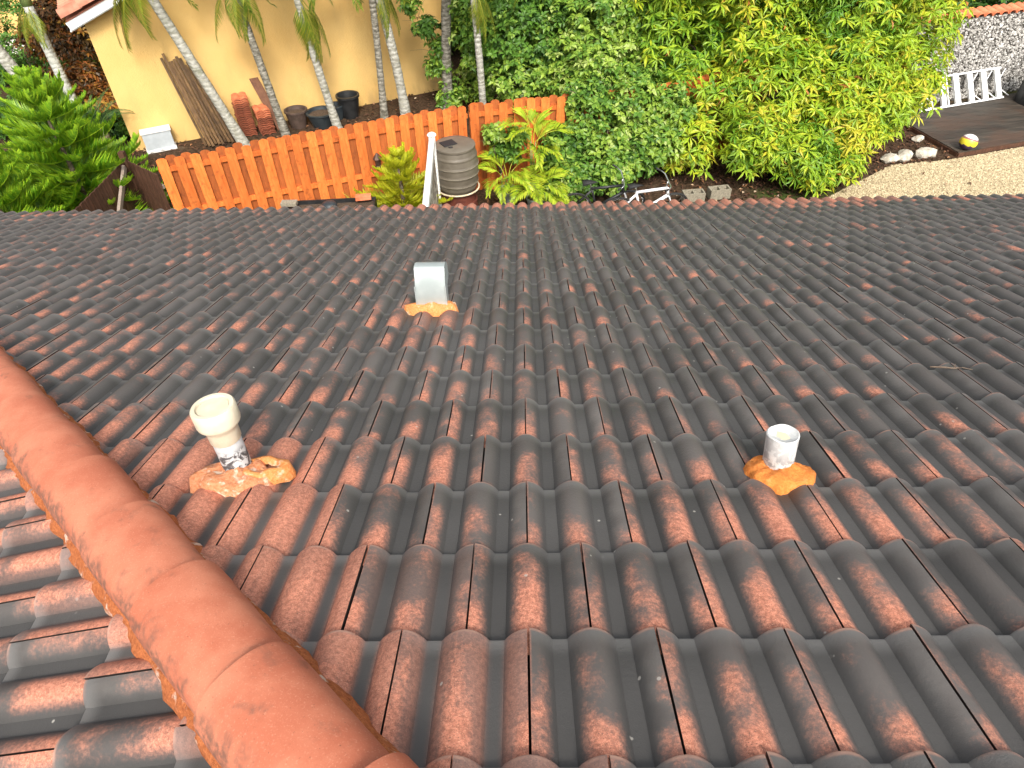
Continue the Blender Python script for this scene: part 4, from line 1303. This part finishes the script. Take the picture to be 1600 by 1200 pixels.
link('wall', mkmesh('wall', V, Fc, M['stucco']), nh)
m_ = MB()
for l0, z0, l1, z1 in ((-.28, WH - .28 * RS, apex, WH + RS * apex), (WL + .45, WH - .45 * RS, apex, WH + RS * apex)):
    a, b = wp(l0, -.32, z0 + .02), wp(l1, -.32, z1 + .02)
    m_ = MB(); m_.bar(a, b, .03, .15); m_.build('rake_board', M['white'], nh)
    m_ = MB(); m_.bar(wp(l0, -.16, z0 - .075), wp(l1, -.16, z1 - .075), .3, .02); m_.build('soffit', M['white'], nh)
V = []; 
for l0, z0 in ((-.28, WH - .28 * RS), (WL + .45, WH - .45 * RS)):
    vs = [wp(l0, -.3, z0 + .13), wp(apex, -.3, WH + RS * apex + .13), wp(apex, WD, WH + RS * apex + .13), wp(l0, WD, z0 + .13)]
    v_, f_ = slope_part(vs, 'roof')
    nrf = link('roof', mkmesh('roof', v_, f_, M['nroof']), nh)
    if l0 < 0:
        # barrel tiles running down the slope, and the rake caps along its edge
        dl = Vector(wp(l0, 0, z0) - wp(apex, 0, WH + RS * apex)).normalized()
        up_n = Vector((-dl.z * wdir.x / math.hypot(wdir.x, wdir.y) * -1, 0, 0))
        upn = (dl.cross(ndir)).normalized(); upn = upn if upn.z > 0 else -upn
        def half_tile(L, r, t=0):
            b = MB(); V = []; Fc = []
            for j in (0, 1):
                for i in range(9):
                    an = math.pi * i / 8
                    V.append(Vector((j * L, -math.cos(an) * r * (1 + .08 * j), math.sin(an) * r + .02 * j)))
            for i in range(8): Fc.append((i, i + 9, i + 10, i + 1))
            for i in range(8):
                pass
            n0 = len(V)
            for i in range(9): V.append(V[9 + i] * 1.0 - Vector((0, V[9 + i].y * .12, V[9 + i].z * .12 + .004)))
            for i in range(8): Fc.append((9 + i, n0 + i, n0 + i + 1, 10 + i))
            return V, Fc
        hv, hf = half_tile(.44, .085)
        bt = mkmesh('tile', hv, hf, M['nroof'], True); sharp(bt)
        hv, hf = half_tile(.46, .14)
        rk = mkmesh('rake_cap', hv, hf, M['nroof'], True); sharp(rk)
        ed = wp(l0, -.33, z0 + .19)
        def frame(p):
            ss = upn.cross(dl); Mx = Matrix.Identity(4)
            for i in range(3): Mx[i][0] = dl[i]; Mx[i][1] = ss[i]; Mx[i][2] = upn[i]; Mx[i][3] = p[i]
            return Mx
        for c in range(5):
            o = link('rake_cap', rk, nrf); o.matrix_basis = frame(ed - dl * (.42 * (c + 1)) + ndir * -.02 + upn * .02)
            for q in range(8):
                o = link('tile', bt, nrf); o.matrix_basis = frame(ed - dl * (.4 * (c + 1) - .03) - ndir * (.26 + .2 * q) + upn * (.006 if c % 2 else .0))
# far wing / house at upper left
fh = empty('far_house', (-16, 25, 0)); tag(fh, 'far pale yellow house wall in the upper left corner', 'house')
m_ = MB(); m_.box((0, 0, 1.6), (12, .3, 3.2), R(27)); m_.build('wall', M['stucco'], fh)
m_ = MB(); m_.box((0, 2, 3.5), (13, 5, .25), R(27)); m_.build('roof', M['nroof'], fh)
pvm = link('paving', mkmesh('paving', [(-22, 19.5, .01), (-13.6, 23.6, .01), (-14.2, 25.1, .01), (-23, 21, .01)], [(0, 1, 2, 3)], M['pave'])); tag(pvm, kind='structure')

# things along the yellow wall
ub = empty('utility_box', (-8.42, 15.55, 0), (0, 0, math.atan2(wdir.y, wdir.x))); tag(ub, 'white utility box at the foot of the yellow wall beside the cycad', 'utility box')
m_ = MB(); m_.box((0, 0, .24), (.62, .26, .40)); m_.build('case', M['vinyl_panel_grey'], ub, bevel=.01)
m_ = MB(); m_.box((0, 0, .455), (.66, .3, .03)); m_.build('lid', M['vinyl'], ub)
m_ = MB(); m_.box((0, 0, .03), (.66, .3, .06)); m_.build('plinth', M['vinyl'], ub)
# lumber leaning on the wall: each board a thing
for i in range(11):
    t = i / 10
    base = NC0 + wdir * (1.5 + .75 * t) + ndir * (.55 + .06 * (i % 3))
    topp = NC0 + wdir * (1.2 + .62 * t) + ndir * .06
    hgt = 1.95 - .35 * t + random.uniform(-.12, .08)
    dvec = Vector((topp.x - base.x, topp.y - base.y, hgt)) 
    m_ = MB(); m_.bar((0, 0, .0), dvec, .15, .056, upv=wdir)
    o = m_.build('board', M['lumber'] if i < 9 else M['brown_wood'], None, False, base + Vector((0, 0, .02)))
    lab = ['leftmost board of the old lumber leaning on the yellow wall', 'second board of the leaning lumber from the left', 'third board of the leaning lumber from the left', 'fourth board of the leaning lumber from the left', 'fifth board of the leaning lumber from the left', 'middle board of the leaning lumber', 'seventh board of the leaning lumber from the left', 'eighth board of the leaning lumber from the left', 'ninth board of the leaning lumber from the left', 'dark board next to last in the leaning lumber, by the palm', 'dark rightmost board of the leaning lumber, behind the leaning palm'][i]
    tag(o, lab, 'board', 'old lumber leaning on the wall')
# stacks of spare roof tiles
stv, stf = [], []
def curved_tile():
    V = []; Fc = []
    for y in (0, .42):
        for i in range(9):
            x = .33 * i / 8; V.append((x, y, .03 * abs(math.sin(math.pi * i / 4))))
    n0 = len(V)
    V += [(x, y, z - .018) for x, y, z in V]
    for i in range(8): Fc += [(i, i + 1, i + 10, i + 9), (n0 + i, n0 + i + 9, n0 + i + 10, n0 + i + 1), (i, n0 + i, n0 + i + 1, i + 1), (9 + i, 10 + i, n0 + 10 + i, n0 + 9 + i)]
    Fc += [(0, 9, n0 + 9, n0), (8, n0 + 8, n0 + 17, 17)]
    return V, Fc
ctv, ctf = curved_tile()
ct_me = [mkmesh('spare_tile', ctv, ctf, M['terra'], False), mkmesh('spare_tile', ctv, ctf, M['terra_dark'], False)]
def stack(l, d_, n, tn, where):
    for i in range(n):
        p = NC0 + wdir * l + ndir * d_ + Vector((random.uniform(-.015, .015), random.uniform(-.015, .015), .02 + i * .045))
        o = link('spare_tile', ct_me[0 if i >= n - tn else 1], None, p, (0, 0, math.atan2(wdir.y, wdir.x) + R(random.uniform(-4, 4))))
        if i == n - 1: tag(o, 'topmost spare roof tile of the %s stack by the yellow wall' % where, 'roof tile', 'spare tiles stacked by the wall')
        else: tag(o, 'spare roof tile under the top one in the %s stack by the yellow wall' % where, 'roof tile', 'spare tiles in the %s stack' % where)
stack(2.38, .5, 20, 3, 'taller left')
stack(2.80, .62, 13, 4, 'lower right')
m_ = MB(); m_.bar((0, 0, 0), Vector((-.62, .42, 1.36)), .05, .2, upv=wdir)
o = m_.build('plank', M['plank'], None, False, NC0 + wdir * 3.30 + ndir * .5 + Vector((0, 0, .03))); tag(o, 'dark brown plank leaning on the yellow wall right of the tile stacks', 'plank')
def pot(loc, r, h, mat, label, fill=True):
    root = empty('plant_pot', loc); tag(root, label, 'pot', 'empty pots along the yellow wall')
    m_ = MB(); m_.lathe([(r * .68, 0), (r * .9, h * .55), (r * 1.0, h * .88), (r * 1.08, h * .9), (r * 1.08, h), (r * .92, h), (r * .86, h * .8), (.001, h * .78)], 22)
    smooth_by_angle(m_.build('body', M[mat], root), 35)
    if fill:
        m_ = MB(); m_.lathe([(r * .85, h * .81), (.001, h * .83)], 16); m_.build('soil', M['soil'], root)
def onwall(l, d_): p = NC0 + wdir * l + ndir * d_; return (p.x, p.y, 0)
pot(onwall(3.72, .5), .26, .42, 'brownpot', 'brown square-shouldered pot behind the mottled palm')
pot(onwall(4.25, .75), .33, .36, 'darkpot', 'wide low dark pot with soil beside the mottled palm')
pot(onwall(5.02, .55), .27, .55, 'black', 'tall black bucket pot right of the pale palm', False)
pot(onwall(4.7, .5), .2, .35, 'darkpot', 'small dark pot wedged behind the pale palm', False)

# ------------------------------------------------------------------ bicycles behind the eave
def bicycle(loc, rz, lean, fmat, label, rw=.33):
    root = empty('bicycle', loc); root.rotation_euler = (lean, 0, rz); tag(root, label, 'bicycle', 'bicycles under the shrub')
    for x in (-.52, .52):
        w_ = MB(); w_.torus((x, 0, rw), rw - .02, .02, (0, 1, 0), 32, 6); wh = w_.build('wheel', M['rubber'], root, True)
        w_ = MB(); w_.torus((x, 0, rw), rw - .045, .009, (0, 1, 0), 32, 5); w_.build('rim', M['chrome'], wh, True)
        w_ = MB()
        for k in range(14):
            an = 2 * math.pi * k / 14; w_.bar((x, .02 if k % 2 else -.02, rw), (x + (rw - .05) * math.cos(an), 0, rw + (rw - .05) * math.sin(an)), .004)
        w_.tube([(x, -.04, rw), (x, .04, rw)], .02, 8); w_.build('spokes', M['chrome'], wh)
        w_ = MB(); w_.torus((x, 0, rw), rw + .02, .014, (0, 1, 0), 32, 4)
    f_ = MB()
    bb = (-.08, 0, .28); seat_t = (-.22, 0, .74); head_t = (.36, 0, .78); head_b = (.40, 0, .62)
    for a, b, r in ((bb, seat_t, .017), (bb, head_b, .024), (seat_t, head_t, .02), ((-.52, .03, rw), bb, .011), ((-.52, -.03, rw), bb, .011), ((-.52, .03, rw), (-.21, .01, .7), .009), ((-.52, -.03, rw), (-.21, -.01, .7), .009), (head_t, head_b, .022)): f_.tube([a, b], r * 1.35, 8)
    f_.build('frame', fmat, root, True)
    f_ = MB()
    for s in (-1, 1): f_.tube([(.40, 0, .62), (.42, .045 * s, .6), (.52, .045 * s, rw)], .013, 8)
    f_.build('fork', M['bikewhite'], root, True)
    f_ = MB(); f_.tube([(.35, 0, .78), (.34, 0, .92)], .014, 8); f_.tube([(.26, -.3, .97), (.34, -.2, .95), (.36, 0, .92), (.34, .2, .95), (.26, .3, .97)], .012, 8); hb = f_.build('handlebar', M['chrome'], root, True)
    for s in (-1, 1):
        f_ = MB(); f_.tube([(.27, .28 * s, .968), (.2, .34 * s, .985)], .018, 8); f_.build('grip', M['rubber'], hb, True)
    f_ = MB(); f_.tube([(-.22, 0, .72), (-.25, 0, .86)], .013, 8); f_.build('seat_post', M['chrome'], root, True)
    V = [(-.40, -.09, .88), (-.40, .09, .88), (-.30, -.08, .90), (-.30, .08, .90), (-.15, -.025, .89), (-.15, .025, .89), (-.08, 0, .875), (-.38, 0, .915), (-.28, 0, .92), (-.15, 0, .905)]
    Fc = [(0, 2, 8, 7), (1, 7, 8, 3), (2, 4, 9, 8), (3, 8, 9, 5), (4, 6, 9), (5, 9, 6), (0, 7, 1), (0, 1, 3, 2), (2, 3, 5, 4), (4, 5, 6)]
    link('saddle', mkmesh('saddle', V, Fc, M['rubber'], True), root)
    f_ = MB(); f_.torus((-.08, .05, .28), .09, .008, (0, 1, 0), 20, 4); f_.bar((-.08, .06, .28), (.05, .06, .18), .02); f_.bar((-.08, -.06, .28), (-.21, -.06, .38), .02); f_.box((.05, .1, .18), (.09, .08, .02)); f_.box((-.21, -.1, .38), (.09, .08, .02))
    f_.build('crank', M['chrome'], root)
bicycle((2.3, 11.82, .0), R(8), R(10), M['bikewhite'], 'white bicycle leaning under the shrub just beyond the eave')
bicycle((1.5, 12.05, .0), R(4), R(14), M['black'], 'black bicycle leaning behind the white one under the shrub')

# concrete blocks
def cblock(loc, rz, label):
    b = MB(); L, D_, Hh, t = .42, .21, .2, .032
    for c, s in (((0, -D_ / 2 + t / 2, Hh / 2), (L, t, Hh)), ((0, D_ / 2 - t / 2, Hh / 2), (L, t, Hh)), ((-L / 2 + t / 2, 0, Hh / 2), (t, D_ - 2 * t, Hh)), ((L / 2 - t / 2, 0, Hh / 2), (t, D_ - 2 * t, Hh)), ((0, 0, Hh / 2), (t, D_ - 2 * t, Hh)), ((0, 0, .02), (L - 2 * t, D_ - 2 * t, .03))): b.box(c, s)
    o = b.build('concrete_block', M['block'], None, False, loc, (0, 0, rz)); tag(o, label, 'concrete block', 'hollow concrete blocks')
cblock((3.38, 12.5, .08), R(6), 'pale hollow concrete block in the light, left of the pair')
cblock((3.95, 12.75, .02), R(10), 'hollow concrete block in the shade of the tree, right of the pair')
b = MB(); b.box((0, 0, .06), (1.3, .14, .12)); o = b.build('timber_edging', M['brown_wood'], None, False, (4.3, 12.35, 0), (0, 0, R(9)), bevel=.008); tag(o, 'brown timber edging lying beside the concrete blocks', 'timber')

# ------------------------------------------------------------------ right corner: deck, rack, wall, ball, rocks
ud = Vector((.956, .294, 0)).normalized(); vd2 = Vector((-ud.y, ud.x, 0))
dk = empty('wooden_deck', (9.46, 14.36, 0), (0, 0, math.atan2(ud.y, ud.x))); tag(dk, 'dark weathered wooden deck platform beside the gravel', 'deck')
nbd = 11
for i in range(nbd):
    w_ = 2.25 / nbd
    m_ = MB(); m_.box((2.6 + random.uniform(-.01, .01), w_ * (i + .5), .10), (5.2, w_ - .008, .03)); m_.build('plank', M['deckwood'], dk, bevel=.003)
m_ = MB(); m_.box((2.6, .0, .045), (5.2, .03, .085)); m_.box((.0, 1.12, .045), (.03, 2.2, .085)); m_.build('skirt', M['brown_wood'], dk)
# rack (white gate-like shelf)
rk = empty('white_rack', (9.55, 16.53, .115), (R(-36), 0, math.atan2(.76, 2.34))); tag(rk, 'white slatted rack standing on the back edge of the dark deck', 'rack')
RL = 2.45; RH = .72
for z in (.02, RH):
    m_ = MB(); m_.box((RL / 2, 0, z), (RL, .06, .04)); m_.build('rail', M['white'], rk)
for i in range(6):
    m_ = MB(); m_.box((.28 + .41 * i, -.0, RH / 2 + .01), (.15 if i != 1 else .13, .05, RH - .05)); m_.build('slat', M['white'], rk)
m_ = MB(); m_.box((.02, 0, RH / 2), (.06, .05, RH - .04)); m_.build('slat', M['white'], rk)
m_ = MB(); m_.box((.86, .03, RH / 2), (.035, .03, RH - .05)); m_.build('slat', M['white'], rk)
for x0, s in ((1.55, 1), (1.98, 1), (2.4, 1)):
    m_ = MB(); m_.bar((x0 + .05, .02, .2), (x0 + .24, .02, .05), .02); m_.bar((x0 + .05, .02, RH - .22), (x0 + .24, .02, RH - .03), .02); m_.build('brace', M['white'], rk)
# stone wall with terracotta coping
wa, wb_ = Vector((9.0, 16.95, 0)), Vector((15.5, 18.85, 0)); wdv = (wb_ - wa); WLn = wdv.length
sw = empty('stone_wall', wa, (0, 0, math.atan2(wdv.y, wdv.x))); tag(sw, 'rough pale stone wall with red tile coping in the upper right corner', 'wall')
m_ = MB(); m_.box((WLn / 2, .15, .96), (WLn, .26, 1.92)); m_.build('core', M['walljoint'], sw)
r_ = np.random.default_rng(21)
VV = []; FF = []; TT = []; off = 0
ico = bmesh.new(); bmesh.ops.create_icosphere(ico, subdivisions=1, radius=1); iv = np.array([v.co[:] for v in ico.verts]); ifc = np.array([[v.index for v in f.verts] for f in ico.faces]); ico.free()
nst = 12000
sx = r_.random(nst) * WLn; sz = r_.random(nst) * 1.9 + .02
for i in range(nst):
    sc = r_.uniform(.012, .032) * np.array([1.25, .8, .9])
    v = iv * (1 + r_.uniform(-.28, .28, (len(iv), 1))) * sc
    an = r_.uniform(0, 6.28); c_, s_ = math.cos(an), math.sin(an)
    v = v @ np.array([[c_, 0, s_], [0, 1, 0], [-s_, 0, c_]])
    VV.append(v + np.array([sx[i], .012 + r_.uniform(-.012, .012), sz[i]])); FF.append(ifc + off); off += len(iv); TT.append(np.full(len(iv), np.clip(r_.normal(.42, .3), 0, 1)))
tag(link('stones', mkmesh('stones', np.vstack(VV), np.vstack(FF), M['wallstone'], False, None, {'tint': np.concatenate(TT)}), sw), kind='stuff')
cpV = []; cpF = []
for j in (0, 1):
    for i in range(9):
        an = math.pi * i / 8; r0 = .10 + .012 * j
        cpV.append((-math.cos(an) * r0, j * .36, math.sin(an) * r0 * .8))
n0 = len(cpV); cpV += [(x * .86, y, z * .86) for x, y, z in cpV]
for i in range(8): cpF += [(i, i + 1, i + 10, i + 9), (n0 + i, n0 + i + 9, n0 + i + 10, n0 + i + 1), (i, n0 + i, n0 + i + 1, i + 1), (9 + i, 10 + i, n0 + 10 + i, n0 + 9 + i)]
cp = mkmesh('coping_tile', cpV, cpF, M['terra'], True); sharp(cp)
for i in range(int(WLn / .22)):
    link('coping_tile', cp, sw, (.11 + i * .22, -.04, 1.93 + random.uniform(0, .012)), (R(6), 0, R(random.uniform(-3, 3))))

# ball
def sphere(name, r, mat, parent, loc, rot=(0, 0, 0), sub=3, sq=(1, 1, 1), noise=0, seed=0):
    bm = bmesh.new(); bmesh.ops.create_icosphere(bm, subdivisions=sub, radius=r)
    rs = random.Random(seed)
    for v in bm.verts:
        k = 1 + (rs.uniform(-noise, noise) if noise else 0)
        v.co = Vector((v.co.x * sq[0], v.co.y * sq[1], v.co.z * sq[2])) * k
    me = bpy.data.meshes.new(name); bm.to_mesh(me); bm.free(); me.materials.append(mat)
    me.polygons.foreach_set('use_smooth', [noise == 0] * len(me.polygons))
    return link(name, me, parent, loc, rot)
bl = sphere('ball', .18, M['ball'], None, (9.66, 14.5, .115 + .162), (R(-8), R(6), 0), 4, (1, 1, .9))
tag(bl, 'scuffed yellow, white and purple ball at the corner of the dark deck', 'ball')
# rocks along the mulch edge
for (x, y, r, rz, lab) in ((7.95, 14.22, .17, .3, 'leftmost pale rock edging the mulch bed by the gravel'), (8.28, 14.32, .2, .9, 'middle and largest pale rock edging the mulch bed'), (8.78, 14.42, .2, .1, 'right pale rock edging the mulch bed near the deck'), (8.95, 15.2, .13, .5, 'small pale rock in the mulch left of the deck')):
    o = sphere('rock', r, M['rock'], None, (x, y, r * .4), (0, 0, rz), 2, (1.25, .8, .6), .13, int(x * 100)); tag(o, lab, 'rock', 'pale rocks edging the mulch')
# black bin and kerb at the right edge
bn = empty('compost_bin', (12.55, 17.0, 0)); tag(bn, 'black rounded bin at the right edge beside the stone wall', 'bin')
m_ = MB(); m_.lathe([(.48, 0), (.5, .1), (.47, .75), (.49, .77), (.49, .82), (.3, .95), (.05, 1.0), (.001, 1.0)], 24); smooth_by_angle(m_.build('body', M['black'], bn), 45)
m_ = MB(); m_.tube([(-.08, 0, .99), (-.06, 0, 1.04), (.06, 0, 1.04), (.08, 0, .99)], .015, 6); m_.build('handle', M['black'], bn, True)
b = MB(); b.bar((0, 0, .05), (2.4, -.9, .05), .14, .12); o = b.build('kerb_stone', M['kerb'], None, False, (12.05, 17.25, 0), bevel=.01); tag(o, 'pale kerb strip running off the right edge behind the deck', 'kerb')

# ------------------------------------------------------------------ loose gravel and leaf litter (uncountable)
def scatter_stones(n, inside, rmin, rmax, z0, mat, name, label, seed):
    r_ = np.random.default_rng(seed)
    oct_v = np.array([(1, 0, 0), (-1, 0, 0), (0, 1, 0), (0, -1, 0), (0, 0, 1)], float); oct_f = np.array([(0, 2, 4), (2, 1, 4), (1, 3, 4), (3, 0, 4)])
    pts = inside(r_, n); n = len(pts)
    an = r_.uniform(0, 6.28, n); s = r_.uniform(rmin, rmax, n)
    v = oct_v[None] * (s[:, None, None] * r_.uniform(.6, 1.2, (n, 5, 1)))
    c_, s_ = np.cos(an), np.sin(an)
    x = v[..., 0] * c_[:, None] - v[..., 1] * s_[:, None]; y = v[..., 0] * s_[:, None] + v[..., 1] * c_[:, None]
    V = np.stack([x + pts[:, 0:1], y + pts[:, 1:2], v[..., 2] * .7 + z0], -1).reshape(-1, 3)
    Fc = (oct_f[None] + (np.arange(n) * 5)[:, None, None]).reshape(-1, 3)
    o = link(name, mkmesh(name, V, Fc, mat, False, None, {'tint': np.repeat(np.clip(r_.normal(.65, .25, n), 0, 1), 5)}))
    tag(o, label, 'gravel', kind='stuff')
poly = np.array(gv)
def in_gravel(r_, n):
    P = np.stack([r_.uniform(5, 13, n), r_.uniform(11, 15.6, n)], 1)
    ok = np.zeros(n, bool)
    j = len(poly) - 1
    for i in range(len(poly)):
        xi, yi = poly[i]; xj, yj = poly[j]
        cnd = ((yi > P[:, 1]) != (yj > P[:, 1])) & (P[:, 0] < (xj - xi) * (P[:, 1] - yi) / (yj - yi + 1e-9) + xi)
        ok ^= cnd; j = i
    return P[ok]
scatter_stones(42000, in_gravel, .012, .03, .008, M['pebble'], 'gravel', 'pale yellow loose gravel covering the yard at right', 5)
# litter
r_ = np.random.default_rng(8)
n = 9000
P = np.concatenate([np.stack([r_.uniform(2.6, 9.6, n // 2), r_.uniform(12.3, 17, n // 2), r_.uniform(.012, .05, n // 2)], 1),
                    np.stack([r_.uniform(-9, 2.6, n // 2), r_.uniform(10.5, 19, n // 2), r_.uniform(.012, .05, n // 2)], 1)])
ing = np.zeros(n, bool); j = len(gv) - 1
for i in range(len(gv)):
    xi, yi = gv[i]; xj, yj = gv[j]
    ing ^= ((yi > P[:, 1]) != (yj > P[:, 1])) & (P[:, 0] < (xj - xi) * (P[:, 1] - yi) / (yj - yi + 1e-9) + xi); j = i
P = P[~ing | (r_.random(n) < .02)]; n = len(P)
d2 = unit(np.stack([r_.normal(size=n), r_.normal(size=n), r_.normal(size=n) * .25], 1)); nn = unit(np.stack([r_.normal(size=n) * .3, r_.normal(size=n) * .3, np.ones(n)], 1))
v, f, t = leaves(P, d2, nn, r_.uniform(.05, .14, n), r_.uniform(.03, .06, n), np.clip(r_.normal(.35, .28, n), 0, 1))
o = link('leaf_litter', mkmesh('leaf_litter', v, f, M['litter'], False, None, {'tint': t})); tag(o, 'brown fallen leaves scattered over the soil', 'leaf litter', kind='stuff')
